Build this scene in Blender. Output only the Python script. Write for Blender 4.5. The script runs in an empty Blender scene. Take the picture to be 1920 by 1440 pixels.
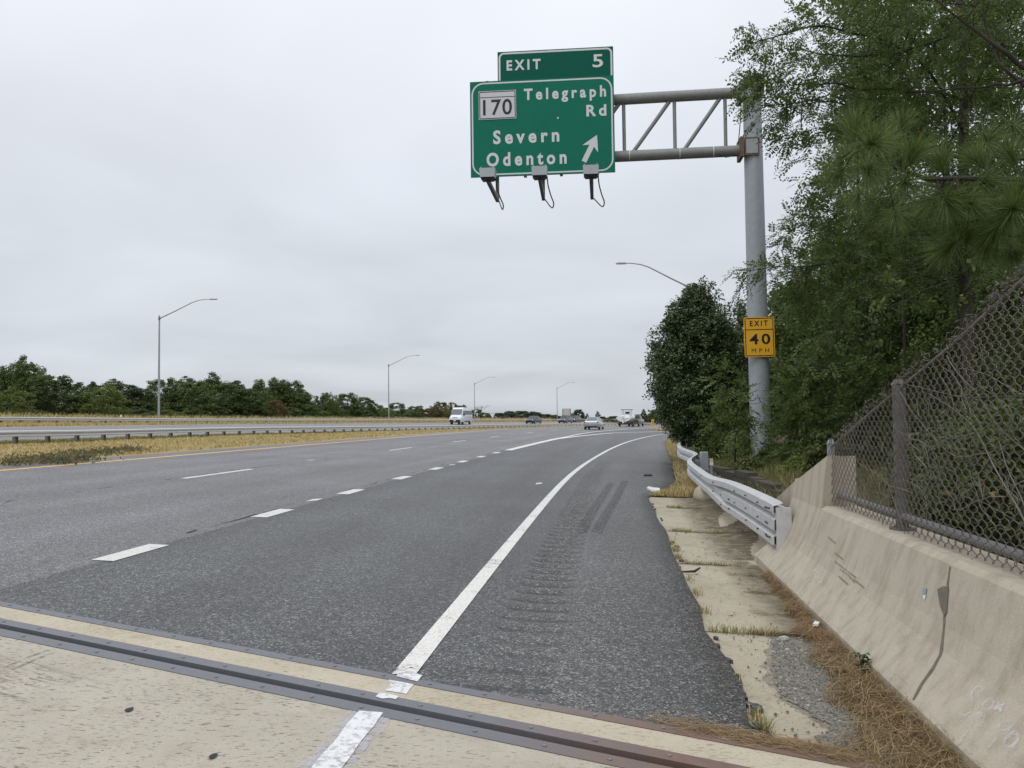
import bpy, math, random
import numpy as np
from mathutils import Matrix, Vector

scene = bpy.context.scene
COL = scene.collection
rng = np.random.default_rng(7)
rnd = random.Random(7)

# ------------------------------------------------------------------ camera, sky, sun, exposure
F, CX, CY = 1560.0, 960.0, 720.0            # focal length and centre in pixels of the 1920x1440 photograph
CAM_H, PITCH, ROLL = 1.212, 0.0390, -0.0095
cam_d = bpy.data.cameras.new('camera'); cam = bpy.data.objects.new('camera', cam_d); COL.objects.link(cam)
cam_d.sensor_width = 36.0; cam_d.lens = 36.0 * F / 1920.0; cam_d.clip_start = 0.05; cam_d.clip_end = 5000
_r0 = Vector((1, 0, 0)); _f = Vector((0, math.cos(PITCH), math.sin(PITCH))); _u0 = Vector((0, -math.sin(PITCH), math.cos(PITCH)))
_r = _r0 * math.cos(ROLL) + _u0 * math.sin(ROLL); _u = -_r0 * math.sin(ROLL) + _u0 * math.cos(ROLL)
cam.matrix_world = Matrix(((_r.x, _u.x, -_f.x, 0), (_r.y, _u.y, -_f.y, 0), (_r.z, _u.z, -_f.z, CAM_H), (0, 0, 0, 1)))
scene.camera = cam

SUN_EL, SUN_AZ = math.radians(58), math.radians(215)      # azimuth clockwise from +Y (the way the camera looks)
world = bpy.data.worlds.new('World'); scene.world = world; world.use_nodes = True
wn, wl = world.node_tree.nodes, world.node_tree.links
wn.clear()
def wnode(t, **kw):
    n = wn.new(t)
    for k, v in kw.items(): setattr(n, k, v)
    return n
def wmath(op, a, b=None, c=None):
    n = wnode('ShaderNodeMath', operation=op)
    for i, x in enumerate((a, b, c)):
        if x is None: continue
        if isinstance(x, (int, float)): n.inputs[i].default_value = x
        else: wl.new(x, n.inputs[i])
    return n.outputs[0]
sky = wnode('ShaderNodeTexSky', sky_type='NISHITA', sun_disc=False, sun_elevation=SUN_EL, sun_rotation=SUN_AZ)
tc = wnode('ShaderNodeTexCoord'); sep = wnode('ShaderNodeSeparateXYZ'); wl.new(tc.outputs['Generated'], sep.inputs[0])
up = wmath('MAXIMUM', sep.outputs['Z'], 0.0)
den = wmath('ADD', up, 0.16)
cmb = wnode('ShaderNodeCombineXYZ')
wl.new(wmath('DIVIDE', sep.outputs['X'], den), cmb.inputs[0]); wl.new(wmath('DIVIDE', sep.outputs['Y'], den), cmb.inputs[1])
n1 = wnode('ShaderNodeTexNoise'); n1.inputs['Scale'].default_value = 0.85; n1.inputs['Detail'].default_value = 4; n1.inputs['Roughness'].default_value = 0.45; n1.inputs['Distortion'].default_value = 0.35
wl.new(cmb.outputs[0], n1.inputs['Vector'])
cl = wmath('MULTIPLY_ADD', n1.outputs['Fac'], 4.4, -2.2)                 # soft cloud streaks, about -0.6 to 0.6
bright = wmath('ADD', wmath('MULTIPLY_ADD', up, 7.0, 6.35), wmath('MULTIPLY', cl, 1.0))
ramp = wnode('ShaderNodeMix', data_type='RGBA'); ramp.inputs['A'].default_value = (0.935, 1.0, 1.08, 1); ramp.inputs['B'].default_value = (0.965, 1.0, 1.075, 1)
wl.new(wmath('MULTIPLY', up, 2.0), ramp.inputs['Factor'])
vm = wnode('ShaderNodeVectorMath', operation='SCALE'); wl.new(ramp.outputs['Result'], vm.inputs[0]); wl.new(bright, vm.inputs['Scale'])
mixs = wnode('ShaderNodeMix', data_type='RGBA'); mixs.inputs['Factor'].default_value = 0.93
wl.new(sky.outputs[0], mixs.inputs['A']); wl.new(vm.outputs[0], mixs.inputs['B'])
bg = wnode('ShaderNodeBackground'); bg.inputs['Strength'].default_value = 0.1
wl.new(mixs.outputs['Result'], bg.inputs['Color'])
wo = wnode('ShaderNodeOutputWorld'); wl.new(bg.outputs[0], wo.inputs['Surface'])

sun_d = bpy.data.lights.new('sun', 'SUN'); sun_d.energy = 0.9; sun_d.angle = math.radians(28); sun_d.color = (1.0, 0.97, 0.93)
sun = bpy.data.objects.new('sun', sun_d); COL.objects.link(sun)
sd = Vector((math.sin(SUN_AZ) * math.cos(SUN_EL), math.cos(SUN_AZ) * math.cos(SUN_EL), math.sin(SUN_EL)))
sun.rotation_euler = sd.to_track_quat('Z', 'Y').to_euler(); sun.location = (0, 0, 40)

vs = scene.view_settings
vs.view_transform = 'Standard'; vs.look = 'None'; vs.exposure = 0.0; vs.gamma = 1.0; vs.use_curve_mapping = False
scene.cycles.max_bounces = 6; scene.cycles.diffuse_bounces = 3; scene.cycles.transparent_max_bounces = 6

# ------------------------------------------------------------------ the lie of the land: s runs along the highway, t to its left
P0 = (0.112394726, 7.53565599e-4, 1.49919995e-5, -4.50373752)
SS = np.arange(-80, 420, 0.25)
def heading(s):
    s = np.asarray(s, float); c = np.clip(s, -80, 260)
    h = P0[0] + P0[1] * c + P0[2] * c * c / 2
    return h + np.maximum(s - 260, 0) * 0.003
_m = (SS[1:] + SS[:-1]) / 2
_xs = np.concatenate([[0], np.cumsum(np.sin(heading(_m)) * .25)]); _ys = np.concatenate([[0], np.cumsum(np.cos(heading(_m)) * .25)])
_i0 = int(np.searchsorted(SS, 0)); _xs = _xs - _xs[_i0] + P0[3]; _ys = _ys - _ys[_i0]
BANK = 0.0409791965
_zt = np.array([(s, -4.19662e-3 * s + 5.44e-6 * s * s / 2 + 1.4153e-6 * s ** 3 / 6) for s in np.arange(-80, 66, 5.0)] + [(75, -.235), (101, -.45), (138, -.8), (170, -1.15), (260, -2.1), (420, -3.2)])
def zs(s): return np.interp(s, _zt[:, 0], _zt[:, 1])
def tab(*a):
    a = np.array(a, float); return lambda s: np.interp(s, a[:, 0], a[:, 1])
z_guard = tab((-80, .5), (0, .34), (33, .22), (37, .17), (51, .10), (67, -.07), (99, -.41), (120, -.53), (146, -.75), (178, -.98), (204, -1.25), (300, -2), (420, -2.8))
z_42 = tab((-80, .95), (55, .76), (68, .72), (82, .65), (117, .35), (152, .05), (200, -.35), (300, -1.2), (420, -2))
z_46 = tab((-80, 1.15), (61, .95), (71, .84), (82, .70), (117, .47), (152, .16), (200, -.2), (300, -1), (420, -1.8))
def smooth_tab(win, *a):
    f = tab(*a); x = np.arange(-80, 425, .5); y = f(x); k = np.hanning(int(win / .5) * 2 + 3); k /= k.sum(); p = len(k) // 2
    yy = np.convolve(np.pad(y, p, mode='edge'), k, 'valid'); return lambda s: np.interp(s, x, yy)
t_edge = smooth_tab(9, (-80, -3.375), (21, -3.375), (26, -3.51), (40, -3.97), (52, -4.5), (74, -5.95), (90, -7.8), (110, -11), (140, -18), (170, -27))
t_sh = tab((-80, -5.13), (16.4, -5.13), (17.5, -5.5), (20, -5.85), (30, -6.3), (40, -6.5), (57, -6.7), (74, -8.0), (90, -9.9), (110, -13.2), (140, -20.3), (170, -29.5))
t_gore = tab((0, 0.0), (51, -0.1), (57, -.5), (63, -1.05), (74, -1.95), (90, -4.4), (110, -7.6), (140, -14), (170, -23))
def H(s, t):
    s = np.asarray(s, float); t = np.asarray(t, float); s, t = np.broadcast_arrays(s, t)
    b = zs(s); tr = t_sh(s) - 0.9
    zr = b + BANK * np.maximum(tr, -14)
    near = np.clip((s - 9) / 6, 0, 1)                     # beside the bridge the bank drops a little
    k1 = .04 + .30 * near; k2 = -.25 + .75 * near
    cols_t = [np.full(s.shape, -60.), tr - 12, tr - 2.2, tr, np.full(s.shape, 8.4), np.full(s.shape, 21.25), np.full(s.shape, 25.), np.full(s.shape, 42.), np.full(s.shape, 46.), np.full(s.shape, 53.), np.full(s.shape, 75.), np.full(s.shape, 120.)]
    g = z_guard(s); f = z_46(s)
    cols_z = [zr + .9, zr + k2, zr + k1, zr, b + BANK * 8.4, g, g + .04, z_42(s), f, f + .12, f + .1, f - 4]
    z = cols_z[0].copy()
    for i in range(len(cols_t) - 1):
        a, c = cols_t[i], cols_t[i + 1]
        w = np.clip((t - a) / np.maximum(c - a, 1e-6), 0, 1)
        z = np.where(t >= a, cols_z[i] * (1 - w) + cols_z[i + 1] * w, z)
    return z
def xy(s, t):
    s = np.asarray(s, float); h = heading(s)
    return np.interp(s, SS, _xs) - np.cos(h) * t, np.interp(s, SS, _ys) + np.sin(h) * t
def W(s, t, dz=0.0):
    x, y = xy(s, t); z = H(s, t) + dz
    return np.stack(np.broadcast_arrays(x, y, z), -1)
def st(x, y):
    i = int(np.argmin((_xs - x) ** 2 + (_ys - y) ** 2)); s = SS[i]
    for _ in range(4):
        h = float(heading(s)); px = np.interp(s, SS, _xs); py = np.interp(s, SS, _ys)
        s = s + (x - px) * math.sin(h) + (y - py) * math.cos(h)
    h = float(heading(s)); px = np.interp(s, SS, _xs); py = np.interp(s, SS, _ys)
    return float(s), float(-(x - px) * math.cos(h) + (y - py) * math.sin(h))
EYE = np.array([0, 0, CAM_H])
def ray(px, py):
    x = (px - CX) / F; y = -(py - CY) / F; c, s_ = math.cos(ROLL), math.sin(ROLL); x, y = c * x - s_ * y, s_ * x + c * y
    return np.array([x, math.cos(PITCH) - math.sin(PITCH) * y, math.sin(PITCH) + math.cos(PITCH) * y])
def at(px, py, d):                                         # the point a photograph pixel shows, d metres ahead
    r = ray(px, py); return EYE + r * d / r[1]
def _march(px, py, fn, d0=1.5, dmax=380):
    r = ray(px, py); d = d0; prev = None; pg = None
    while d < dmax:
        p = EYE + r * d / r[1]; g = fn(p)
        if pg is not None and (g < 0) != (pg < 0):
            a, b = prev, d
            for _ in range(26):
                m = (a + b) / 2; p = EYE + r * m / r[1]
                if (fn(p) < 0) == (pg < 0): a = m
                else: b = m
            return p
        prev, pg = d, g; d *= 1.015
    return None
def ground(px, py, dz=0.0):                                # where a pixel meets the ground
    def fn(p):
        s, t = st(p[0], p[1]); return p[2] - float(H(s, t)) - dz
    return _march(px, py, fn)
def gst(px, py):
    p = ground(px, py); return st(p[0], p[1])
def curtain(px, py, t0):
    return _march(px, py, lambda p: st(p[0], p[1])[1] - t0, d0=3.0)

# ------------------------------------------------------------------ mesh helpers
def new_mesh(name, v, faces, mats=(), midx=None, smooth=False, uv=None):
    me = bpy.data.meshes.new(name)
    v = np.asarray(v, np.float32).reshape(-1, 3)
    if isinstance(faces, np.ndarray):
        n, k = faces.shape
        me.vertices.add(len(v)); me.vertices.foreach_set('co', v.ravel())
        me.loops.add(n * k); me.loops.foreach_set('vertex_index', faces.astype(np.int32).ravel())
        me.polygons.add(n); me.polygons.foreach_set('loop_start', np.arange(0, n * k, k, dtype=np.int32))
        try: me.polygons.foreach_set('loop_total', np.full(n, k, np.int32))
        except Exception: pass
    else:
        me.from_pydata(v.tolist(), [], faces)
    for m in mats: me.materials.append(m)
    if midx is not None: me.polygons.foreach_set('material_index', np.asarray(midx, np.int32))
    if smooth: me.polygons.foreach_set('use_smooth', np.ones(len(me.polygons), bool))
    if uv is not None:
        lay = me.uv_layers.new(name='UVMap'); li = np.empty(len(me.loops), np.int32); me.loops.foreach_get('vertex_index', li)
        lay.data.foreach_set('uv', np.asarray(uv, np.float32)[li].ravel())
    me.update(calc_edges=True); me.validate()
    return me
def tag(o, label=None, cat=None, group=None, kind=None):
    if label: o['label'] = label
    if cat: o['category'] = cat
    if group: o['group'] = group
    if kind: o['kind'] = kind
    return o
def link(name, me, parent=None, loc=None, rotz=0):
    o = bpy.data.objects.new(name, me); COL.objects.link(o)
    if parent is not None: o.parent = parent
    if loc is not None: o.location = [float(q) for q in loc]
    if rotz: o.rotation_euler = (0, 0, rotz)
    return o
def empty(name, loc=(0, 0, 0), rotz=0.0, label=None, cat=None, group=None):
    o = bpy.data.objects.new(name, None); COL.objects.link(o); o.empty_display_size = .2
    o.location = [float(q) for q in loc]; o.rotation_euler = (0, 0, rotz)
    return tag(o, label, cat, group)
class MB:
    def __init__(s): s.v = []; s.f = []; s.m = []; s.mi = 0
    def add(s, vs, fs):
        b = len(s.v); s.v += [tuple(float(c) for c in q) for q in vs]
        for q in fs: s.f.append([b + i for i in q]); s.m.append(s.mi)
        return s
    def box(s, c, size, rz=0.0, M=None, bev=0.0):
        x, y, z = (q / 2 for q in size); c = np.array(c, float)
        if bev:
            b = min(bev, x * .9, y * .9, z * .9)
            pts = []
            for zz, k in ((-z, b), (-z + b, 0), (z - b, 0), (z, b)):
                xx, yy = x - k, y - k; bb = b
                pts += [(-xx + bb, -yy, zz), (xx - bb, -yy, zz), (xx, -yy + bb, zz), (xx, yy - bb, zz), (xx - bb, yy, zz), (-xx + bb, yy, zz), (-xx, yy - bb, zz), (-xx, -yy + bb, zz)]
            fs = [list(range(7, -1, -1))] + [[8 * k + i, 8 * k + (i + 1) % 8, 8 * k + 8 + (i + 1) % 8, 8 * k + 8 + i] for k in range(3) for i in range(8)] + [list(range(24, 32))]
        else:
            pts = [(-x, -y, -z), (x, -y, -z), (x, y, -z), (-x, y, -z), (-x, -y, z), (x, -y, z), (x, y, z), (-x, y, z)]
            fs = [[3, 2, 1, 0], [4, 5, 6, 7], [0, 1, 5, 4], [1, 2, 6, 5], [2, 3, 7, 6], [3, 0, 4, 7]]
        pts = np.array(pts)
        if M is not None: pts = pts @ np.array(M).T
        elif rz: pts = pts @ np.array([[math.cos(rz), math.sin(rz), 0], [-math.sin(rz), math.cos(rz), 0], [0, 0, 1]])
        return s.add(pts + c, fs)
    def hexa(s, p8): return s.add(p8, [[3, 2, 1, 0], [4, 5, 6, 7], [0, 1, 5, 4], [1, 2, 6, 5], [2, 3, 7, 6], [3, 0, 4, 7]])
    def tube(s, pts, rad, n=8, caps=True):
        pts = np.array(pts, float); k = len(pts); rad = np.broadcast_to(np.asarray(rad, float), (k,))
        tg = np.gradient(pts, axis=0); tg /= np.linalg.norm(tg, axis=1, keepdims=True) + 1e-12
        ref = np.array([0, 0, 1.]) if abs(tg[0][2]) < .9 else np.array([0, 1., 0])
        a = np.cross(tg[0], ref); a /= np.linalg.norm(a); vs = []
        for i in range(k):
            a = a - tg[i] * (a @ tg[i]); a /= np.linalg.norm(a) + 1e-12; b = np.cross(tg[i], a)
            for j in range(n):
                w = 2 * math.pi * j / n; vs.append(pts[i] + rad[i] * (math.cos(w) * a + math.sin(w) * b))
        fs = [[i * n + j, i * n + (j + 1) % n, (i + 1) * n + (j + 1) % n, (i + 1) * n + j] for i in range(k - 1) for j in range(n)]
        if caps: fs += [list(range(n - 1, -1, -1)), list(range((k - 1) * n, k * n))]
        return s.add(vs, fs)
    def loft(s, rings, cap=True, closed=True):
        n = len(rings[0]); vs = [p for r in rings for p in r]
        fs = [[i * n + j, i * n + (j + 1) % n, (i + 1) * n + (j + 1) % n, (i + 1) * n + j] for i in range(len(rings) - 1) for j in range(n if closed else n - 1)]
        if cap: fs += [list(range(n - 1, -1, -1)), list(range((len(rings) - 1) * n, len(rings) * n))]
        return s.add(vs, fs)
    def poly(s, pts, nrm, th):                              # flat polygon with real thickness, front along nrm
        pts = np.array(pts, float); nrm = np.array(nrm, float); n = len(pts); b = pts - nrm * th
        return s.add(list(pts) + list(b), [list(range(n)), list(range(2 * n - 1, n - 1, -1))] + [[i, i + n, (i + 1) % n + n, (i + 1) % n] for i in range(n)])
    def mesh(s, name, mats, smooth=False, origin=(0, 0, 0)):
        v = np.array(s.v, float) - np.array(origin, float)
        return new_mesh(name, v, s.f, mats if isinstance(mats, (list, tuple)) else [mats], s.m, smooth)
    def build(s, name, mats, parent=None, smooth=False, origin=(0, 0, 0), loc=None):
        return link(name, s.mesh(name, mats, smooth, origin), parent, loc)
def copy_tree(o, parent=None):
    c = o.copy(); COL.objects.link(c)
    if parent is not None: c.parent = parent
    for ch in o.children: copy_tree(ch, c)
    return c
def smooth_by_angle(o, deg=35):
    me = o.data; me.polygons.foreach_set('use_smooth', np.ones(len(me.polygons), bool))
    try: me.set_sharp_from_angle(angle=math.radians(deg))
    except Exception: pass
    return o

# ------------------------------------------------------------------ materials
class NM:
    def __init__(s, name, rough=.7, spec=.4, metal=0.0):
        s.m = bpy.data.materials.new(name); s.m.use_nodes = True; s.n = s.m.node_tree.nodes; s.l = s.m.node_tree.links
        s.b = s.n['Principled BSDF']; s.b.inputs['Roughness'].default_value = rough; s.b.inputs['Specular IOR Level'].default_value = spec; s.b.inputs['Metallic'].default_value = metal
        s.out = s.n['Material Output']
    def set(s, sock, x):
        if hasattr(x, 'is_output'): s.l.new(x, sock)
        else: sock.default_value = x
    def coord(s, which='Object', scale=None):
        t = s.n.new('ShaderNodeTexCoord').outputs[which] if which != 'World' else s.n.new('ShaderNodeNewGeometry').outputs['Position']
        if scale is None: return t
        mp = s.n.new('ShaderNodeMapping'); s.l.new(t, mp.inputs['Vector']); mp.inputs['Scale'].default_value = scale if hasattr(scale, '__len__') else (scale,) * 3
        return mp.outputs[0]
    def noise(s, v, scale, detail=3, rough=.55, dist=0.0, out='Fac'):
        n = s.n.new('ShaderNodeTexNoise'); s.l.new(v, n.inputs['Vector']); n.inputs['Scale'].default_value = scale; n.inputs['Detail'].default_value = detail; n.inputs['Roughness'].default_value = rough; n.inputs['Distortion'].default_value = dist
        return n.outputs[out]
    def voro(s, v, scale, feature='F1', out='Distance', rand=1.0):
        n = s.n.new('ShaderNodeTexVoronoi'); n.feature = feature; s.l.new(v, n.inputs['Vector']); n.inputs['Scale'].default_value = scale; n.inputs['Randomness'].default_value = rand
        return n.outputs[out]
    def ramp(s, f, *stops):
        n = s.n.new('ShaderNodeValToRGB'); s.l.new(f, n.inputs[0]); e = n.color_ramp.elements
        while len(e) < len(stops): e.new(.5)
        for q, (p, c) in zip(e, stops):
            q.position = p; q.color = (*c, 1) if hasattr(c, '__len__') else (c, c, c, 1)
        return n.outputs[0]
    def mix(s, f, a, b, mode='MIX'):
        n = s.n.new('ShaderNodeMix'); n.data_type = 'RGBA'; n.blend_type = mode
        for i, x in (('Factor', f), ('A', a), ('B', b)):
            if hasattr(x, '__len__') and len(x) == 3: x = (*x, 1)
            s.set(n.inputs[i], x)
        return n.outputs['Result']
    def math(s, op, a, b=0.0, clamp=False):
        n = s.n.new('ShaderNodeMath'); n.operation = op; n.use_clamp = clamp; s.set(n.inputs[0], a); s.set(n.inputs[1], b); return n.outputs[0]
    def xyz(s, v):
        n = s.n.new('ShaderNodeSeparateXYZ'); s.l.new(v, n.inputs[0]); return n.outputs
    def bump(s, h, strength=.3, dist=.01):
        n = s.n.new('ShaderNodeBump'); n.inputs['Strength'].default_value = strength; n.inputs['Distance'].default_value = dist; s.l.new(h, n.inputs['Height']); s.l.new(n.outputs[0], s.b.inputs['Normal']); return s
    def col(s, c):
        if hasattr(c, '__len__') and len(c) == 3: c = (*c, 1)
        s.set(s.b.inputs['Base Color'], c); return s
    def done(s): return s.m
def simple(name, c, rough=.6, spec=.4, metal=0.0, var=.18, scale=6.0, bump=0.0, bs=40.0):
    q = NM(name, rough, spec, metal); v = q.coord('Object'); n = q.noise(v, scale, 4)
    q.col(q.mix(n, tuple(x * (1 - var) for x in c), tuple(min(1, x * (1 + var)) for x in c)))
    if bump: q.bump(q.noise(v, bs, 3), bump, .01)
    return q.done()
def leaf_mat(name, dark, light, trans=.35, rough=.55, accent=None, acc_amt=.05, var=.35):
    q = NM(name, rough, .35); g = q.n.new('ShaderNodeNewGeometry'); oi = q.n.new('ShaderNodeObjectInfo')
    c = q.mix(g.outputs['Random Per Island'], dark, light)
    if accent is not None:
        f = q.math('GREATER_THAN', q.math('FRACT', q.math('MULTIPLY', g.outputs['Random Per Island'], 37.7)), 1 - acc_amt); c = q.mix(f, c, accent)
    n = q.noise(q.coord('Object'), .9, 2); c = q.mix(q.math('MULTIPLY', n, 1.0), c, q.mix(1.0, c, (.62, .70, .62), 'MULTIPLY'))
    k = q.math('ADD', q.math('MULTIPLY', oi.outputs['Random'], var), 1 - var / 2)
    vmn = q.n.new('ShaderNodeVectorMath'); vmn.operation = 'SCALE'; q.l.new(c, vmn.inputs[0]); q.l.new(k, vmn.inputs['Scale']); c = vmn.outputs[0]
    q.col(c)
    tr = q.n.new('ShaderNodeBsdfTranslucent'); q.l.new(c, tr.inputs[0]); ms = q.n.new('ShaderNodeMixShader'); ms.inputs[0].default_value = trans
    q.l.new(q.b.outputs[0], ms.inputs[1]); q.l.new(tr.outputs[0], ms.inputs[2]); q.l.new(ms.outputs[0], q.out.inputs[0])
    return q.done()
def asphalt(name, base, patch, speck=.5, groove_shade=0.0):
    q = NM(name, .52, .5); v = q.coord('World'); uv = q.coord('UV')
    st_ = q.coord('UV', (1.1, .03, 1)); streak = q.noise(st_, 1.0, 3, .5)
    big = q.noise(v, .35, 4, .55)
    c = q.mix(q.ramp(streak, (.32, 0.0), (.68, 1.0)), patch, base)
    c = q.mix(q.ramp(big, (.38, 0.0), (.62, 1.0)), q.mix(1.0, c, (.80, .79, .78), 'MULTIPLY'), c)
    cell = q.voro(v, 115, 'F1', 'Color'); cs = q.xyz(cell)[0]; cb = q.xyz(q.voro(v, 42, 'F1', 'Color'))[1]; c = q.mix(1.0, c, q.ramp(cb, (0.0, 1 - .45 * speck), (.5, 1.0), (1.0, 1 + .75 * speck)), 'MULTIPLY')
    c = q.mix(1.0, c, q.ramp(cs, (0.0, 1 - .72 * speck), (.6, 1.0), (.86, 1 + 1.5 * speck), (1.0, 1 + 4.5 * speck)), 'MULTIPLY')
    fine = q.noise(v, 260, 2)
    c = q.mix(1.0, c, q.ramp(fine, (.3, .72), (.7, 1.25)), 'MULTIPLY')
    if groove_shade:  # groove bottoms darkened in the colour to deepen their weak shading
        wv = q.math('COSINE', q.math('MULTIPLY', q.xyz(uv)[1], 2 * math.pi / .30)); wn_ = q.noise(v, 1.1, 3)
        c = q.mix(q.math('MULTIPLY', q.ramp(wv, (.45, 0.), (.9, groove_shade)), q.ramp(wn_, (.3, .35), (.6, 1.))), c, q.mix(1.0, c, (.42, .42, .42), 'MULTIPLY'))
    q.col(c); q.bump(q.math('ADD', q.voro(v, 105), q.math('MULTIPLY', q.noise(v, 30, 3), .7)), .55, .008)
    return q.done()
def concrete(name, a, b, stain, streaks=False, pit=.5, dash=0.0):
    q = NM(name, .85, .25); v = q.coord('World')
    n = q.noise(v, 1.3, 5, .6); c = q.mix(q.ramp(n, (.3, 0.), (.7, 1.)), a, b)
    n2 = q.noise(v, 4.5, 5, .65, .4); c = q.mix(q.ramp(n2, (.55, 0.), (.78, .55)), c, stain)
    if streaks:
        n3 = q.noise(q.coord('World', (5, 5, .5)), 1.6, 4, .6); c = q.mix(q.ramp(n3, (.46, 0.), (.72, .75)), c, stain)
    pits = q.voro(v, 44); pn = q.noise(v, 9, 3); c = q.mix(q.ramp(q.math('ADD', pits, q.math('MULTIPLY', pn, .35)), (.17 + .18 * pit * pit, pit), (.25 + .18 * pit * pit, 0.)), c, tuple(x * .45 for x in stain))
    if dash:
        mp = q.n.new('ShaderNodeMapping'); q.l.new(v, mp.inputs['Vector']); mp.inputs['Rotation'].default_value = (0, 0, .43); mp.inputs['Scale'].default_value = (26, 75, 26)
        dn = q.noise(mp.outputs[0], 1.0, 3, .6); dm = q.noise(v, 1.6, 3, .6); dm2 = q.noise(v, 7, 3, .6)
        k = q.math('ADD', dn, q.math('ADD', q.math('MULTIPLY', dm, .22), q.math('MULTIPLY', dm2, .14)))
        c = q.mix(q.ramp(k, (.75, 0.), (.84, dash)), c, tuple(x * .5 for x in stain))
    f = q.noise(v, 160, 3, .6); c = q.mix(1.0, c, q.ramp(f, (.3, .84), (.7, 1.12)), 'MULTIPLY')
    q.col(c); q.bump(q.math('ADD', q.noise(v, 60, 4), q.math('MULTIPLY', q.ramp(pits, (.1, 0.), (.25, 1.)), .4)), .25, .006)
    return q.done()
def worn_paint(name, c, under, amount=.5, scale=55):
    q = NM(name, .6, .4); v = q.coord('World')
    n = q.noise(v, scale, 5, .7); crk = q.voro(v, 22, 'DISTANCE_TO_EDGE'); low = q.noise(v, 3.0, 3)
    f = q.ramp(q.math('ADD', n, q.math('MULTIPLY', low, .5)), (.50 + .28 * amount - .12, 1.), (.50 + .28 * amount, 0.)) if amount > 0 else None
    cc = q.mix(q.noise(v, 12, 4), tuple(x * .84 for x in c), c)
    cr = q.ramp(q.math('ADD', crk, q.math('MULTIPLY', n, .05)), (.028, 1.), (.045, 0.))
    crm = q.math('MULTIPLY', cr, q.ramp(low, (.42, 0.), (.62, 1.)))
    cc = q.mix(crm, cc, under)
    if f is not None: cc = q.mix(f, cc, under)
    q.col(cc); q.bump(n, .2, .004)
    return q.done()
def steel(name, c, rust=None, rough=.5, metal=.35, amt=.5):
    q = NM(name, rough, .45, metal); v = q.coord('World'); n = q.noise(v, 7, 5, .6); cc = q.mix(n, tuple(x * .78 for x in c), tuple(min(1, x * 1.15) for x in c))
    if rust is not None:
        r = q.noise(v, 11, 6, .7); cc = q.mix(q.ramp(r, (.5 - .0, 0.), (.5 + .25 * (1.2 - amt), 1.)), cc, rust)
    q.col(cc); q.bump(q.noise(v, 120, 2), .08, .003)
    return q.done()

M = {}
M['asphalt_new'] = asphalt('asphalt_exit_lane', (.074, .075, .074), (.047, .046, .045), .8)
M['asphalt_old'] = asphalt('asphalt_through_lanes', (.146, .146, .146), (.098, .096, .095), .6)
M['asphalt_sh'] = asphalt('asphalt_shoulder', (.084, .084, .080), (.064, .063, .060), .75)
M['rumble'] = asphalt('milled_asphalt_shaded_grooves', (.084, .084, .080), (.064, .063, .060), .75, 1.0)
M['asphalt_far'] = asphalt('asphalt_opposite', (.19, .19, .195), (.17, .17, .173), .2)
M['deck'] = concrete('bridge_deck_concrete', (.395, .36, .29), (.495, .455, .37), (.29, .245, .175), pit=.25, dash=.85)
M['header'] = concrete('joint_header_concrete', (.45, .395, .295), (.55, .49, .385), (.36, .25, .13), pit=.2, dash=.5)
M['slab'] = concrete('apron_concrete', (.38, .335, .25), (.48, .43, .325), (.22, .185, .13), pit=.2, dash=.45)
M['barrier'] = concrete('barrier_concrete', (.425, .375, .298), (.49, .437, .35), (.30, .26, .195), True, pit=.15)
M['white_line'] = worn_paint('worn_white_road_paint', (.80, .78, .72), (.14, .14, .14), .62)
M['dash_line'] = worn_paint('chipped_white_road_paint', (.72, .71, .66), (.12, .12, .12), .6)
M['new_white'] = worn_paint('white_paint_on_concrete', (.80, .80, .80), (.44, .42, .40), 1.0, 26)
M['paint_halo'] = worn_paint('grey_paint_halo', (.50, .49, .50), (.47, .43, .35), 1.15, 30)
M['yellow_line'] = worn_paint('worn_yellow_road_paint', (.80, .48, .14), (.40, .30, .17), .35)
M['galv'] = steel('galvanised_steel', (.36, .38, .40), None, .5, .3)
M['galv_dark'] = steel('weathered_galvanised_steel', (.22, .22, .22), (.22, .19, .165), .6, .25, .35)
M['rail'] = steel('guardrail_steel', (.62, .63, .64), None, .48, .3)
M['rail_white'] = steel('pale_galvanised_rail', (.56, .565, .57), (.40, .37, .33), .5, .1, .12)
M['post_steel'] = steel('guardrail_post_steel', (.20, .205, .21), (.16, .14, .12), .6, .2, .4)
M['plate'] = steel('joint_plate_steel', (.165, .165, .18), None, .55, .25)
M['plate_rust'] = steel('rusty_joint_plate', (.15, .135, .13), (.20, .115, .075), .65, .15, .8)
M['rust'] = steel('rusted_bracket_steel', (.17, .11, .075), (.12, .065, .042), .75, .1, .6)
M['pole'] = steel('painted_grey_pole', (.35, .38, .405), (.32, .345, .37), .55, .1, .3)
M['post_dark'] = steel('stained_fence_post', (.15, .145, .135), (.13, .10, .075), .65, .15, .6)
M['truss'] = steel('dull_truss_steel', (.26, .265, .26), (.22, .20, .175), .6, .2, .5)
M['rubber'] = simple('black_rubber', (.018, .018, .02), .6, .4)
M['black'] = simple('black_print', (.02, .02, .02), .5, .4)
M['dark_metal'] = simple('dark_bracket_metal', (.035, .033, .032), .55, .4)
M['green_sign'] = simple('green_sign_sheeting', (.010, .165, .105), .6, .12, var=.07, scale=2.0)
M['green_tab'] = simple('deep_green_sign_sheeting', (.003, .105, .070), .6, .12, var=.05, scale=2.0)
M['sign_white'] = simple('white_sign_legend', (.66, .67, .66), .5, .4, var=.05)
M['shield_white'] = simple('white_route_shield', (.60, .61, .62), .5, .4, var=.05)
M['yellow_sign'] = simple('yellow_sign_sheeting', (.86, .46, .03), .45, .4, var=.04)
M['sign_back'] = simple('bare_aluminium_sign_back', (.50, .50, .485), .5, .4, var=.06)
M['lamp_box'] = simple('lamp_housing_grey', (.45, .48, .50), .45, .4, .1, var=.08)
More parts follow.
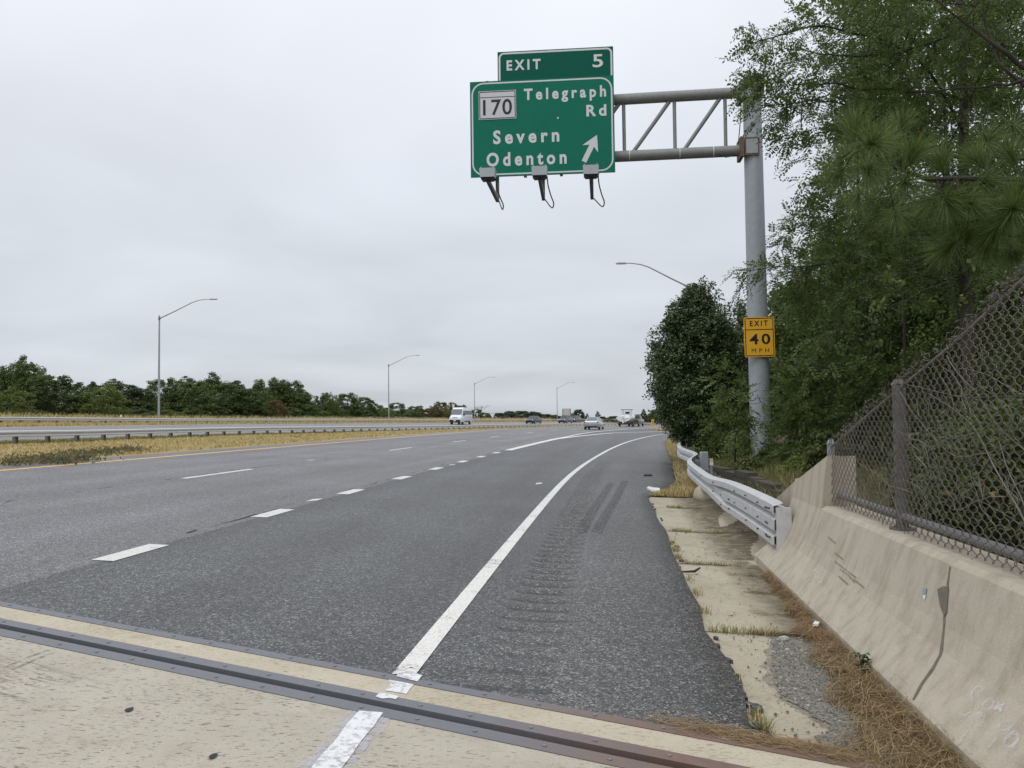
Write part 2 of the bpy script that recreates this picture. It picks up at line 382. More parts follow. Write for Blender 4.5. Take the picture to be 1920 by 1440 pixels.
M['bark'] = simple('tree_bark', (.075, .062, .05), .9, .2, var=.4, scale=9, bump=.6, bs=25)
M['twig'] = simple('dark_twig_bark', (.05, .042, .034), .9, .2, var=.3, scale=9)
M['vine'] = simple('dead_vine_stem', (.20, .18, .155), .9, .2, var=.3, scale=20)
M['wire'] = steel('chain_link_wire', (.17, .155, .135), (.125, .095, .07), .65, .15, .6)
M['block'] = concrete('dark_block', (.065, .060, .048), (.095, .088, .072), (.04, .036, .028), pit=.3)
M['gravel'] = simple('grey_gravel', (.20, .19, .175), .9, .2, var=.5, scale=60)
M['rock'] = simple('pale_stone', (.42, .40, .36), .9, .2, var=.3, scale=20)
M['litter'] = simple('white_litter', (.74, .74, .72), .6, .3, var=.1)
def _ground():
    q = NM('dry_verge_ground', .95, .1); v = q.coord('World'); n = q.noise(v, .5, 5, .6); n2 = q.noise(v, 6, 4, .6)
    c = q.mix(q.ramp(n, (.38, 0.), (.62, 1.)), (.46, .34, .17), (.34, .275, .13)); c = q.mix(q.ramp(n2, (.3, 0.), (.7, 1.)), q.mix(1.0, c, (.7, .7, .7), 'MULTIPLY'), c)
    q.col(c); q.bump(n2, .5, .05); return q.done()
M['ground'] = _ground()
def _soil():
    q = NM('leaf_litter_soil', .95, .1); v = q.coord('World'); n = q.noise(v, 2.5, 5, .65); c = q.ramp(n, (.3, (.045, .036, .024)), (.6, (.10, .08, .045)), (.8, (.16, .125, .07))); q.col(c); q.bump(n, .5, .05); return q.done()
M['soil'] = _soil()
M['straw'] = leaf_mat('orange_pine_straw', (.20, .115, .058), (.47, .325, .18), .15, .8, var=0)
M['drygrass'] = leaf_mat('dry_tan_grass', (.54, .385, .18), (.82, .65, .36), .3, .8, (.25, .27, .09), .12, var=0)
M['mat'] = leaf_mat('matted_dead_grass', (.30, .20, .095), (.60, .46, .27), .2, .85, (.26, .13, .055), .2, var=0)
M['greengrass'] = leaf_mat('olive_grass', (.16, .17, .06), (.33, .31, .13), .3, .8, (.45, .36, .17), .25, var=0)
M['weed'] = leaf_mat('low_dark_weed', (.10, .105, .05), (.24, .22, .12), .3, .8, (.28, .2, .11), .2, var=0)
M['leaf_dark'] = leaf_mat('dark_broad_leaf', (.078, .110, .036), (.180, .225, .075), .3)
M['leaf_pear'] = leaf_mat('glossy_pear_leaf', (.060, .090, .036), (.165, .215, .085), .25, .4, (.22, .13, .05), .01, var=0)
M['leaf_mid'] = leaf_mat('mid_green_leaf', (.105, .145, .040), (.225, .28, .082), .35)
M['leaf_locust'] = leaf_mat('locust_leaflet', (.078, .115, .033), (.185, .24, .070), .4, .5, (.42, .30, .05), .008, var=0)
M['leaf_yellow'] = leaf_mat('yellow_green_leaf', (.135, .17, .04), (.255, .295, .075), .4, .6)
M['leaf_orange'] = leaf_mat('autumn_brown_leaf', (.16, .115, .045), (.28, .20, .08), .35, .6)
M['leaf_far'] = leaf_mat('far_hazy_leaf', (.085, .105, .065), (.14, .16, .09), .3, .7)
M['needle'] = leaf_mat('long_pine_needle', (.070, .108, .028), (.23, .30, .085), .35, .5, (.20, .13, .05), .02, var=0)
M['pine_far'] = leaf_mat('pine_foliage', (.074, .096, .042), (.150, .180, .075), .25)
M['plant'] = leaf_mat('glossy_green_weed_leaf', (.03, .075, .02), (.06, .13, .04), .3, .4, var=0)
M['vineleaf'] = leaf_mat('undergrowth_leaf', (.055, .076, .025), (.15, .18, .05), .35, .55, (.42, .26, .06), .015, var=0)
# ------------------------------------------------------------------ ground, roads and markings
def grid(name, S, T, dz, mats, parent=None, uv=True, midx=None, smooth=True):
    """S, T: arrays (n, m) of highway coordinates; dz: height above the lie of the land."""
    n, m = S.shape; v = W(S, T, dz).reshape(-1, 3)
    i = np.arange(n * m).reshape(n, m)
    f = np.stack([i[:-1, :-1], i[:-1, 1:], i[1:, 1:], i[1:, :-1]], -1).reshape(-1, 4)
    # columns run from left to right (t falling), so the faces look up
    me = new_mesh(name, v, f, mats if isinstance(mats, (list, tuple)) else [mats], midx, smooth, np.stack([T.ravel(), S.ravel()], -1) if uv else None)
    return link(name, me, parent)
def rows(a, b):
    r = []
    s = a
    while s < b:
        r.append(s); s += .5 if s < 45 else (2 if s < 120 else 5)
    return np.array(r + [b], float)
def strip(name, sa, tl, tr, dz, mat, parent=None, cols=2):
    sa = np.asarray(sa, float); L = tl(sa) if callable(tl) else np.full(sa.shape, tl, float); R = tr(sa) if callable(tr) else np.full(sa.shape, tr, float)
    k = np.linspace(0, 1, cols)
    T = L[:, None] * (1 - k) + R[:, None] * k; S = np.repeat(sa[:, None], cols, 1)
    return grid(name, S, T, dz, mat, parent)

# terrain under everything, and a wide sheet to the horizon
gs = np.concatenate([np.arange(-80, 60, 2.0), np.arange(60, 421, 5.0)])
gt = np.array([120, 100, 85, 75, 64, 53, 50, 46, 44, 42, 36, 30, 25, 23, 21.25, 18, 15, 12, 10, 9, 8.4, 4, 0, -3, -5, -5.6, -6.2, -6.8, -7.4, -8.2, -9.2, -10.5, -12, -14, -17, -22, -30, -45, -60.])
S_, T_ = np.meshgrid(gs, gt, indexing='ij')
dz_ = -.10 * ((T_ < 8.2) & (T_ > -6.7)) - .05 * ((T_ > 24.5) & (T_ < 42.5)) + 0.0
_mi = np.zeros((len(gs) - 1, len(gt) - 1), int); _mi[:, 22:] = 1; _mi[:, :6] = 1
verge = grid('grass_verge', S_, T_, dz_, [M['ground'], M['soil']], midx=_mi.ravel()); verge['kind'] = 'structure'
me = MB(); me.add([(-2500, -2500, -6.5), (2500, -2500, -6.5), (2500, 2500, -6.5), (-2500, 2500, -6.5)], [[0, 1, 2, 3]])
hz = me.build('ground', M['soil']); hz['kind'] = 'structure'

# the expansion joint: a straight line across the lanes
JP = np.array([-.96, 4.63]); JD = np.array([.9095, -.4157]); JD /= np.linalg.norm(JD); JN = np.array([JD[1], -JD[0]])
if JN[1] > 0: JN = -JN
def jp(a, o): return JP + a * JD + o * JN
_ja = np.linspace(-16, 4.5, 60); _jst = np.array([st(*jp(a, 0)) for a in _ja])
def s_joint(t): return np.interp(-np.asarray(t, float), -_jst[:, 1], _jst[:, 0])
def road_rows(tcols, s1, s0cap=None):
    base = np.concatenate([[0, .15, .4, .8, 1.3], np.arange(2, 40, .75), np.arange(40, 120, 2.0), np.arange(120, s1 - 3, 5.0), [s1 - 4.0]])
    sj = s_joint(tcols); w = np.clip(1 - base / 25, 0, 1)[:, None]
    return base[:, None] + sj[None, :] * w + 4.0 * (1 - w)
def pavement(name, tl, tr, mat, parent, n, s1=300, jag=0.0):
    """a lane-wide asphalt sheet from the joint onwards; tl, tr may be functions of s"""
    t0 = np.linspace(tl(6.) if callable(tl) else tl, tr(6.) if callable(tr) else tr, n)
    S = road_rows(t0, s1); L = tl(S) if callable(tl) else np.full(S.shape, tl); R = tr(S) if callable(tr) else np.full(S.shape, tr)
    k = np.linspace(0, 1, n)[None, :]; T = L * (1 - k) + R * k
    dz = np.zeros(S.shape)
    if jag:
        T[:, -1] += rng.uniform(-jag, jag, len(T)) + .02 * np.sin(S[:, -1] * 2.1); 
        S = np.concatenate([S, S[:, -1:]], 1); T = np.concatenate([T, T[:, -1:] - .012], 1); dz = np.concatenate([dz, np.full((len(T), 1), -.06)], 1)
    return grid(name, S, T, dz, mat, parent)
road = pavement('road', 8.4, 0.0, M['asphalt_old'], None, 9); road['kind'] = 'structure'
def _rl(s): return t_edge(s) - .34
def _rr(s): return t_edge(s) - .80
pavement('exit_lane_surface', 0.0, _rl, M['asphalt_new'], road, 6, 170)
pavement('shoulder_surface', _rr, t_sh, M['asphalt_sh'], road, 5, 170, .03)
# rumble strip: rounded grooves milled across the shoulder's inner edge
rs = np.concatenate([np.arange(0, 28, .05), np.arange(28, 166.1, 2.0)])
kk = np.linspace(0, 1, 7)
S0 = rs[:, None] + s_joint(_rl(6.) * (1 - kk) + _rr(6.) * kk)[None, :] * np.clip(1 - rs / 25, 0, 1)[:, None] + 4.0 * (1 - np.clip(1 - rs / 25, 0, 1)[:, None])
T0 = _rl(S0) * (1 - kk) + _rr(S0) * kk
env = np.sin(np.pi * np.clip((kk - .04) / .92, 0, 1)) ** .35
amp = np.clip((S0 - 4.6) / 4.0, 0, 1) * np.clip((29 - S0) / 4, 0, 1) * .034
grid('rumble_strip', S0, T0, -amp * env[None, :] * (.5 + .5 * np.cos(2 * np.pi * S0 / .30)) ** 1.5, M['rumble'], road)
# white edge line, yellow line, lane lines
def ln(name, s0, s1, tc, w, mat, dz=.005, parent=road, taper=None):
    sa = rows(s0, s1) if s1 - s0 > 1.2 else np.array([s0, s1])
    f = tc if callable(tc) else (lambda s: np.full(np.shape(s), tc, float))
    return strip(name, sa, lambda s: f(s) + w / 2, lambda s: f(s) - w / 2, dz, mat, parent)
el0 = float(s_joint(-3.375))
ln('edge_line', el0 + .02, 150, t_edge, .125, M['white_line'])
ln('yellow_edge_line', float(s_joint(7.47)) + .05, 240, 7.47, .16, M['yellow_line'])
# the dotted line between the exit lane and the through lanes, each dash its own piece
for i, s in enumerate([7.94, 11.22, 14.5, 17.92, 21.22, 24.7, 27.8, 31.0]):
    ln('lane_dash', s - .47, s + .47, 0.0, .215, M['dash_line'])
for s in [17.06 - 12.2, 17.06, 31.12, 41.39, 50.95, 64.79, 77, 89, 101, 113]:
    if s > float(s_joint(3.66)) + 1.6: ln('lane_dash', s - 1.5, s + 1.5, 3.66, .14, M['dash_line'])
ln('gore_line', 33.4, 150, t_gore, .30, M['white_line'])
ln('gore_line', 49.0, 150, lambda s: np.where(s < 56, -.02 * (s - 49), -.14), .2, M['white_line'])
# worn bits of an older marking
for px, py in ((590, 938), (848, 872), (583, 863), (1011, 907)):
    s, t = gst(px, py); mb = MB()
    q = W(np.array([s - .28, s - .05, s + .3, s + .1]), np.array([t + .05, t - .06, t - .03, t + .07]), .006)
    mb.add(q, [[0, 1, 2, 3]]); mb.build('old_paint_mark', M['dash_line'], road)
# tyre marks on the shoulder
def _tm():
    q = NM('tyre_rubber_smear', .7, .3); v = q.coord('World'); n = q.noise(v, 26, 4, .7); q.col((.055, .055, .053))
    tr = q.n.new('ShaderNodeBsdfTransparent'); ms = q.n.new('ShaderNodeMixShader'); q.l.new(q.ramp(n, (.36, .50), (.60, .0)), ms.inputs[0]); q.l.new(tr.outputs[0], ms.inputs[1]); q.l.new(q.b.outputs[0], ms.inputs[2]); q.l.new(ms.outputs[0], q.out.inputs[0]); return q.done()
M['tyre'] = _tm()
for pts in ([(1090, 998), (1106, 968), (1118, 948), (1130, 930), (1146, 906)], [(1118, 1000), (1136, 966), (1148, 948), (1158, 930), (1172, 902)]):
    g = np.array([gst(*p) for p in pts]); sa = np.linspace(g[0, 0], g[-1, 0], 14)
    strip('tyre_mark', sa, lambda s: np.interp(s, g[:, 0], g[:, 1]) + .075, lambda s: np.interp(s, g[:, 0], g[:, 1]) - .075, .004, M['tyre'], road)
# ragged dark seams where the lanes were paved side by side
M['seam'] = simple('dark_paving_seam', (.045, .045, .045), .9, .2)
for tc, s1, n_ in ((.14, 33, 260), (3.80, 70, 420)):
    mb = MB(); s0 = float(s_joint(tc)) + (3.2 if tc < 1 else .1); ss = s0; w0 = .02; t0_ = tc
    while ss < s1:
        L_ = rnd.uniform(.12, .5); w1 = abs(rnd.gauss(.006, .008)); t1_ = tc + rnd.gauss(0, .018)
        if rnd.random() < .5: q = W(np.array([ss, ss, ss + L_, ss + L_]), np.array([t0_ + w0, t0_ - w0, t1_ - w1, t1_ + w1]), .004); mb.add(q, [[0, 1, 2, 3]])
        ss += L_; w0, t0_ = w1, t1_
    o = mb.build('paving_seam', M['seam'], road); o['kind'] = 'stuff'
# opposite carriageway
opp = strip('opposite_road', rows(-80, 330), 42.2, 25.0, 0.01, M['asphalt_far'], None, 8); opp['kind'] = 'structure'
ln('yellow_edge_line', -60, 320, 25.6, .16, M['yellow_line'], .02, opp); ln('edge_line', -60, 320, 41.3, .18, M['white_line'], .02, opp)
for s in np.arange(20, 240, 12.2):
    for t in (29.6, 33.4): ln('lane_dash', s, s + 3, t, .14, M['dash_line'], .02, opp)
# the grassy gore between the exit ramp and the highway
gg = strip('gore_grass_ground', rows(106, 165), lambda s: np.minimum(-2.2, -.4 - (s - 104) * .12), lambda s: t_gore(s) + .8, .03, M['ground']); gg['kind'] = 'structure'

# ------------------------------------------------------------------ bridge deck and expansion joint (butted strips along the joint)
def a_wall(o):                                              # where the strip at offset o meets the barrier
    ts = np.array([st(*jp(a, o))[1] for a in np.linspace(0, 6, 31)]); return float(np.interp(5.945, -ts, np.linspace(0, 6, 31)))
def jstrip(name, o0, o1, dz, mat, parent=None, a0=-15.0, th=0.0, n=24, a1=None, mi=None):
    A0 = np.linspace(a0, a_wall(o0) if a1 is None else a1, n); A1 = np.linspace(a0, a_wall(o1) if a1 is None else a1, n); v = []
    for a, b in zip(A0, A1):
        for aa, oo in ((a, o0), (b, o1)):
            p = jp(aa, oo); s, t = st(*p); v.append((p[0], p[1], float(H(s, t)) + dz))
    if th:
        v += [(x, y, z - th) for x, y, z in v]; k = 2 * n
        f = [[2 * i, 2 * i + 1, 2 * i + 3, 2 * i + 2][::-1] for i in range(n - 1)] + [[2 * i, 2 * i + 2, k + 2 * i + 2, k + 2 * i] for i in range(n - 1)][:] + [[2 * i + 1, k + 2 * i + 1, k + 2 * i + 3, 2 * i + 3] for i in range(n - 1)]
        f += [[0, k, k + 1, 1], [k - 2, k - 1, 2 * k - 1, 2 * k - 2]]
    else: f = [[2 * i, 2 * i + 1, 2 * i + 3, 2 * i + 2][::-1] for i in range(n - 1)]
    return link(name, new_mesh(name, v, f, [mat]), parent)
def _plate():
    q = NM('joint_plate_steel_and_rust', .5, .5, .25); v = q.coord('World'); x = q.xyz(v)[0]; n = q.noise(v, 9, 6, .7)
    c = q.mix(q.noise(v, 20, 4), (.150, .150, .166), (.185, .185, .20))
    f = q.ramp(q.math('ADD', q.math('MULTIPLY', x, .55), q.math('MULTIPLY', n, .55)), (.18, 0.), (.62, 1.)); rc = q.mix(n, (.12, .085, .07), (.27, .165, .12))
    q.col(q.mix(f, c, rc)); q.bump(q.noise(v, 70, 4), .15, .004); return q.done()
M['plate'] = _plate()
deck = empty('bridge_deck'); deck['kind'] = 'structure'
# deck as one bigger sheet behind the joint
nA, nO = 30, 14; v = []
for o in np.linspace(.549, 9.5, nO):
    for a in np.linspace(-15, a_wall(min(o, 8)), nA):
        p = jp(a, o); s, t = st(*p); v.append((p[0], p[1], float(H(s, t))))
ii = np.arange(nA * nO).reshape(nO, nA)
deck_top = link('deck_slab', new_mesh('deck_slab', v, np.stack([ii[:-1, :-1], ii[1:, :-1], ii[1:, 1:], ii[:-1, 1:]], -1).reshape(-1, 4), [M['deck']]), deck)
ej = empty('expansion_joint', (*jp(0, .2), -.2), 0, 'steel and rubber expansion joint crossing the lanes at the end of the bridge', 'expansion joint')
inv = Matrix.Translation(-Vector(ej.location))
def under(o): o.matrix_parent_inverse = inv; return o
under(jstrip('steel_plate', 0.006, .084, .004, M['plate'], ej, th=.05)); under(jstrip('concrete_header', .085, .293, 0, M['header'], ej, th=.05))
under(jstrip('steel_plate', .294, .384, .004, M['plate'], ej, th=.05)); under(jstrip('steel_plate', .452, .548, .004, M['plate'], ej, th=.05))
under(jstrip('rubber_seal', .384, .452, -.035, M['rubber'], ej)); under(jstrip('rubber_lip', .412, .424, -.012, M['rubber'], ej, th=.02)); under(jstrip('rubber_lip', .438, .446, -.006, M['rubber'], ej, th=.02))
mb = MB()
for o, ph in ((.045, 0.), (.34, .1), (.50, .2)):
    a = -9 + ph
    while a < 2.3:
        p = jp(a + rnd.uniform(-.02, .02), o); s, t = st(*p); z = float(H(s, t)) + .004
        mb.tube([(p[0], p[1], z - .002), (p[0], p[1], z + .004)], .011, 7); a += .30
bo = mb.build('bolt_heads', M['galv_dark'], ej); under(bo); bo['kind'] = 'stuff'
# white edge line carried over the header and the deck, a fresher coat with a grey halo
def jpoly(name, pix, dz, mat, parent):
    v = [];
    for px, py in pix:
        p = ground(px, py); v.append((p[0], p[1], p[2] + dz))
    return link(name, new_mesh(name, v, [list(range(len(v)))[::-1]], [mat]), parent)
jpoly('edge_line_on_header', [(741, 1267), (782, 1277), (774, 1286), (762, 1302), (748, 1300), (735, 1297), (722, 1296), (731, 1283), (728, 1276)], .003, M['new_white'], deck)
jpoly('edge_line_on_plate', [(743, 1270), (783, 1280), (792, 1268), (752, 1257)], .0065, M['new_white'], deck)
jpoly('edge_line_on_plate', [(712, 1301), (730, 1303), (748, 1308), (742, 1313), (728, 1311), (716, 1312), (704, 1308)], .0062, M['new_white'], deck)
_dc = [gst(692, 1340)[1], gst(616, 1440)[1]]; s_dk = gst(692, 1340)[0] + .0
def sl(s0, s1, dl, dr, dz, mat, name, jag=.012):
    sa = np.linspace(s0, s1, 60); jt = rng.uniform(-jag, jag, 60); jr = rng.uniform(-jag, jag, 60)
    return strip(name, sa, lambda s: _dc[0] + dl + jt, lambda s: _dc[0] - dr + jr, dz, mat, deck)
def _halo(name, c, k):
    q = NM(name, .7, .3); v = q.coord('World'); n = q.noise(v, 22, 4, .7); q.col(c)
    tr = q.n.new('ShaderNodeBsdfTransparent'); ms = q.n.new('ShaderNodeMixShader'); q.l.new(q.ramp(n, (.5 - .25 * k, k), (.5 + .25 * k, 0.)), ms.inputs[0]); q.l.new(tr.outputs[0], ms.inputs[1]); q.l.new(q.b.outputs[0], ms.inputs[2]); q.l.new(ms.outputs[0], q.out.inputs[0]); return q.done()
M['halo'] = _halo('overspray_paint', (.60, .60, .64), .55); M['chalk'] = _halo('faded_survey_paint', (.68, .65, .59), .85)
sl(-6, s_dk + .05, .105, .105, .002, M['halo'], 'paint_halo', .02); sl(-6, s_dk + .04, .085, .09, .0035, M['halo'], 'paint_halo', .015); sl(-6, s_dk + .03, .055, .062, .005, M['new_white'], 'edge_line_on_deck', .006)
def deck_spot(px, py, w, h, mat, name, par):
    s, t = gst(px, py); an = np.linspace(0, 2 * np.pi, 9)[:-1]; r = rng.uniform(.7, 1.2, 8)
    link(name, new_mesh(name, W(s + h * np.sin(an) * r, t + w * np.cos(an) * r, .006), [list(range(8))[::-1]], [mat]), par)
deck_spot(243, 1332, .018, .03, M['rubber'], 'tar_spot', deck); deck_spot(400, 1420, .016, .03, M['rubber'], 'tar_spot', deck)
for pts in ([(8, 1252), (50, 1234), (92, 1219)], [(24, 1256), (64, 1238), (106, 1222)]):
    g = np.array([gst(*p) for p in pts]); sa = np.linspace(g[0, 0], g[-1, 0], 10)
    strip('tyre_mark', sa, lambda s: np.interp(s, g[:, 0], g[:, 1]) + .012, lambda s: np.interp(s, g[:, 0], g[:, 1]) - .012, .003, M['tyre'], deck)
# shallow tining grooves in the deck's left half
mb = MB()
for k in range(80):
    o = .80 + k * .017
    a0 = -2.7 + rnd.uniform(-.2, .3); 
    while a0 < -1.0 - .012 * k + rnd.uniform(-.3, .3):
        L = rnd.uniform(.05, .4); p, q_ = jp(a0, o), jp(a0 + L, o + rnd.uniform(-.002, .002)); z = [float(H(*st(*w_))) + .0035 for w_ in (p, q_)]; d = JN * rnd.uniform(.0012, .0028)
        mb.add([(p[0] - d[0], p[1] - d[1], z[0]), (q_[0], q_[1], z[1]), (p[0] + d[0], p[1] + d[1], z[0])], [[0, 1, 2]]); a0 += L + rnd.uniform(.02, .16)
tg = mb.build('tining_grooves', simple('dark_groove', (.28, .245, .19), .9, .2), deck); tg['kind'] = 'stuff'

# ------------------------------------------------------------------ concrete apron beside the shoulder
apron = empty('concrete_apron'); apron['kind'] = 'structure'
def slab(s0, s1, name='slab', tr=-5.96):
    n = 10; tl = -5.10; mb = MB()
    ring = [(s0 + .0, tl)] + [(s0, tl + (tr - tl) * k) for k in (.5,)] + [(s0 + rnd.uniform(-.03, .03) + .02, tr), (s1 + .06, tr), (s1, tl + (tr - tl) * .5), (s1, tl)]
    top = [W(a, b, -.030) for a, b in ring]; bot = [W(a, b, -.14) for a, b in ring]; k = len(ring)
    mb.add(top + bot, [list(range(k)), list(range(2 * k - 1, k - 1, -1))] + [[i, i + k, (i + 1) % k + k, (i + 1) % k] for i in range(k)])
    return mb.build(name, M['slab'], apron)
for s0, s1, tr in ((4.25, 6.36, -5.96), (6.40, 9.08, -5.96), (9.13, 11.53, -6.5), (11.58, 14.46, -6.5), (14.51, 16.3, -6.5)): slab(s0, s1, 'slab', tr)
# broken asphalt crumbs clinging to the slab's edge, a loose fragment and grit
mb = MB()
for k in range(26):
    s = rnd.choice([rnd.uniform(4.4, 6.2), rnd.uniform(4.4, 16)]); t = -5.13 - abs(rnd.gauss(0, .035)); p = W(s, t, -.024); r = rnd.uniform(.01, .035); an = np.linspace(0, 2 * np.pi, 8)[:-1]
    rr = r * rng.uniform(.5, 1.2, 7); b = [(p[0] + rr[i] * math.cos(an[i]), p[1] + 1.6 * rr[i] * math.sin(an[i]), p[2] - .006) for i in range(7)]; tp = [(x, y, p[2] + .014) for x, y, z in b]
    mb.add(b + tp, [list(range(7, 14))] + [[i, (i + 1) % 7, 7 + (i + 1) % 7, 7 + i] for i in range(7)])
ac = mb.build('asphalt_crumbs', M['asphalt_new'], apron); ac['kind'] = 'stuff'
# thin films of soil and leaf dust where the apron meets the barrier and round the gravel
def _film():
    q = NM('soil_film', .95, .1); v = q.coord('World'); n = q.noise(v, 7, 5, .65); u = q.xyz(q.coord('UV'))[0]
    d = q.ramp(q.math('MULTIPLY', q.math('ADD', u, 5.5), -2.2), (0.0, 0.0), (.9, .9)); q.col(q.mix(q.noise(v, 40, 3), (.10, .08, .055), (.24, .20, .14)))
    k = q.math('MULTIPLY', d, q.ramp(n, (.30, .15), (.62, 1.0))); tr = q.n.new('ShaderNodeBsdfTransparent'); ms = q.n.new('ShaderNodeMixShader'); q.l.new(k, ms.inputs[0]); q.l.new(tr.outputs[0], ms.inputs[1]); q.l.new(q.b.outputs[0], ms.inputs[2]); q.l.new(ms.outputs[0], q.out.inputs[0]); return q.done()
M['film'] = _film()
strip('soil_film', np.linspace(4.3, 9.4, 30), -5.42, -5.955, -.0245, M['film'], apron, 6)
strip('soil_film', np.linspace(9.45, 16.2, 30), -5.10, -6.5, -.0255, M['film'], apron, 3)
# gravel patch on the nearest slab
outl = [gst(*p) for p in ((1452, 1192), (1500, 1190), (1545, 1235), (1575, 1300), (1610, 1360), (1600, 1400), (1540, 1400), (1530, 1375), (1556, 1352), (1500, 1318), (1460, 1290), (1447, 1240))]
_o = []
for i in range(len(outl)):
    a, b = outl[i], outl[(i + 1) % len(outl)]
    for k in range(7): _o.append((a[0] + (b[0] - a[0]) * k / 7 + rnd.gauss(0, .022), a[1] + (b[1] - a[1]) * k / 7 + rnd.gauss(0, .010)))
gp = np.array([W(a, b, -.022) for a, b in _o]); gp2 = [tuple(gp[i]) for i in range(len(gp))]
gpat = link('gravel_patch', new_mesh('gravel_patch', gp2, [list(range(len(gp2)))[::-1]], [simple('grey_silt', (.24, .22, .185), .95, .1, var=.4, scale=30, bump=.6, bs=90)])); gpat['kind'] = 'structure'
_gc = np.mean(np.array(_o), 0); M['silt_edge'] = _halo('loose_silt', (.22, .20, .165), .75); _o2 = [(_gc[0] + (a - _gc[0]) * 1.16 + rnd.gauss(0, .02), _gc[1] + (b - _gc[1]) * 1.3 + rnd.gauss(0, .012)) for a, b in _o]
gp3 = [tuple(W(a, b, -.0245)) for a, b in _o2]; link('silt_film', new_mesh('silt_film', gp3, [list(range(len(gp3)))[::-1]], [M['silt_edge']]), apron)
def inside(p, poly):
    c = False; j = len(poly) - 1
    for i in range(len(poly)):
        if (poly[i][1] > p[1]) != (poly[j][1] > p[1]) and p[0] < (poly[j][0] - poly[i][0]) * (p[1] - poly[i][1]) / (poly[j][1] - poly[i][1] + 1e-12) + poly[i][0]: c = not c
        j = i
    return c
mb = MB()
ob = np.array(outl)
for k in range(5200):
    s, t = rnd.uniform(ob[:, 0].min(), ob[:, 0].max()), rnd.uniform(ob[:, 1].min() - .05, ob[:, 1].max() + .09)
    if not inside((s, t), outl) and rnd.random() > .07: continue
    p = W(s, t, -.02); r = rnd.choice([.003, .004, .005, .007, .010]) * rnd.uniform(.7, 1.2)
    o6 = np.array([(1, 0, 0), (0, 1, 0), (-1, 0, 0), (0, -1, 0), (0, 0, .8), (0, 0, -.8)]) * r * rng.uniform(.7, 1.2, (6, 1)); w = rnd.uniform(0, 6); R = np.array([[math.cos(w), -math.sin(w), 0], [math.sin(w), math.cos(w), 0], [0, 0, 1]])
    mb.add(o6 @ R.T + p, [[0, 1, 4], [1, 2, 4], [2, 3, 4], [3, 0, 4], [1, 0, 5], [2, 1, 5], [3, 2, 5], [0, 3, 5]])
gv = mb.build('gravel', leaf_mat('mixed_gravel', (.13, .12, .11), (.33, .31, .28), 0.0, .9, (.5, .48, .44), .06, var=0)); gv['kind'] = 'stuff'

# ------------------------------------------------------------------ concrete barrier along the bridge, its tall end block, joint and paint marks
bar = empty('concrete_barrier', W(7., -5.93), 0, 'tan concrete bridge barrier with sloped toe below the chain link fence', 'barrier')
def wall_prof(s):                                           # (t, height above the ground at the toe) from the toe up and over
    top = .69
    if s > 7.95: top = max(.30, 1.125 - (s - 7.95) * .265)
    toe = 0.0 if s < 9.0 else (min(1, (s - 9.0) / .4))
    tb = -5.93 - .02 * toe; 
    f = 1.0
    pts = [(tb, -.12), (tb, .055), (tb - .115, .19), (tb - .185, .29), (tb - .235, .39), (tb - .275, .50), (-6.265, .67), (-6.30, .70), (-6.56, .70), (-6.56, -1.2)]
    if s > 7.95: pts[6] = (-6.265, min(.67, top - .02)); pts[7] = (-6.275 - .05 * max(0, (top - .69) / .43), top); pts[8] = (-6.56, top)
    return pts
def wall_ring(s, sh=None):
    b = float(H(s, -5.93)); r = []
    for i, (t, h) in enumerate(wall_prof(s)):
        ss = s if sh is None else sh[i]
        x, y = xy(ss, t); r.append((float(x), float(y), b + h))
    return r
mb = MB(); rings = []
for s in list(np.arange(-6, 7.6, .7)) + [7.945]: rings.append(wall_ring(float(s)))
mb.loft(rings, cap=True); 
rings = [wall_ring(float(s)) for s in (7.951, 8.2, 8.5, 8.9)]
# the toe is cut on the slant, the upright part runs on behind the guardrail
e1 = wall_ring(9.0, [9.42, 9.38, 9.24, 9.15, 9.12, 9.1, 9.1, 9.1, 9.1, 9.1]); rings.append(e1)
mb.loft(rings, cap=True)
e2 = [wall_ring(s) for s in (9.101, 11.0)]
for r in e2:                                                # behind the toe
    b = r[0][2]
for r, s in zip(e2, (9.101, 11.0)):
    b = float(H(s, -5.93))
    for i, (t, h) in enumerate([(-6.24, -.12), (-6.24, .0), (-6.245, .05), (-6.25, .10), (-6.25, .15), (-6.255, .17), (-6.262, .2), (-6.285, .82 if s < 10 else .31), (-6.56, .82 if s < 10 else .31), (-6.56, -1.2)]):
        x, y = xy(s, t); r[i] = (float(x), float(y), b + h)
mb.loft(e2, cap=True)
bw = mb.build('wall', M['barrier'], bar, origin=bar.location)
def wall_t(h):                                              # face of the wall at height h above its toe
    return float(np.interp(h, [0, .055, .19, .29, .39, .50, .67], [-5.93, -5.93, -6.045, -6.115, -6.165, -6.205, -6.265]))
def on_wall(px, py, proud=.004):
    def fn(p):
        s, t = st(p[0], p[1]); h = p[2] - float(H(s, -5.93)); return t - wall_t(max(h, 0)) - proud
    return _march(px, py, fn)
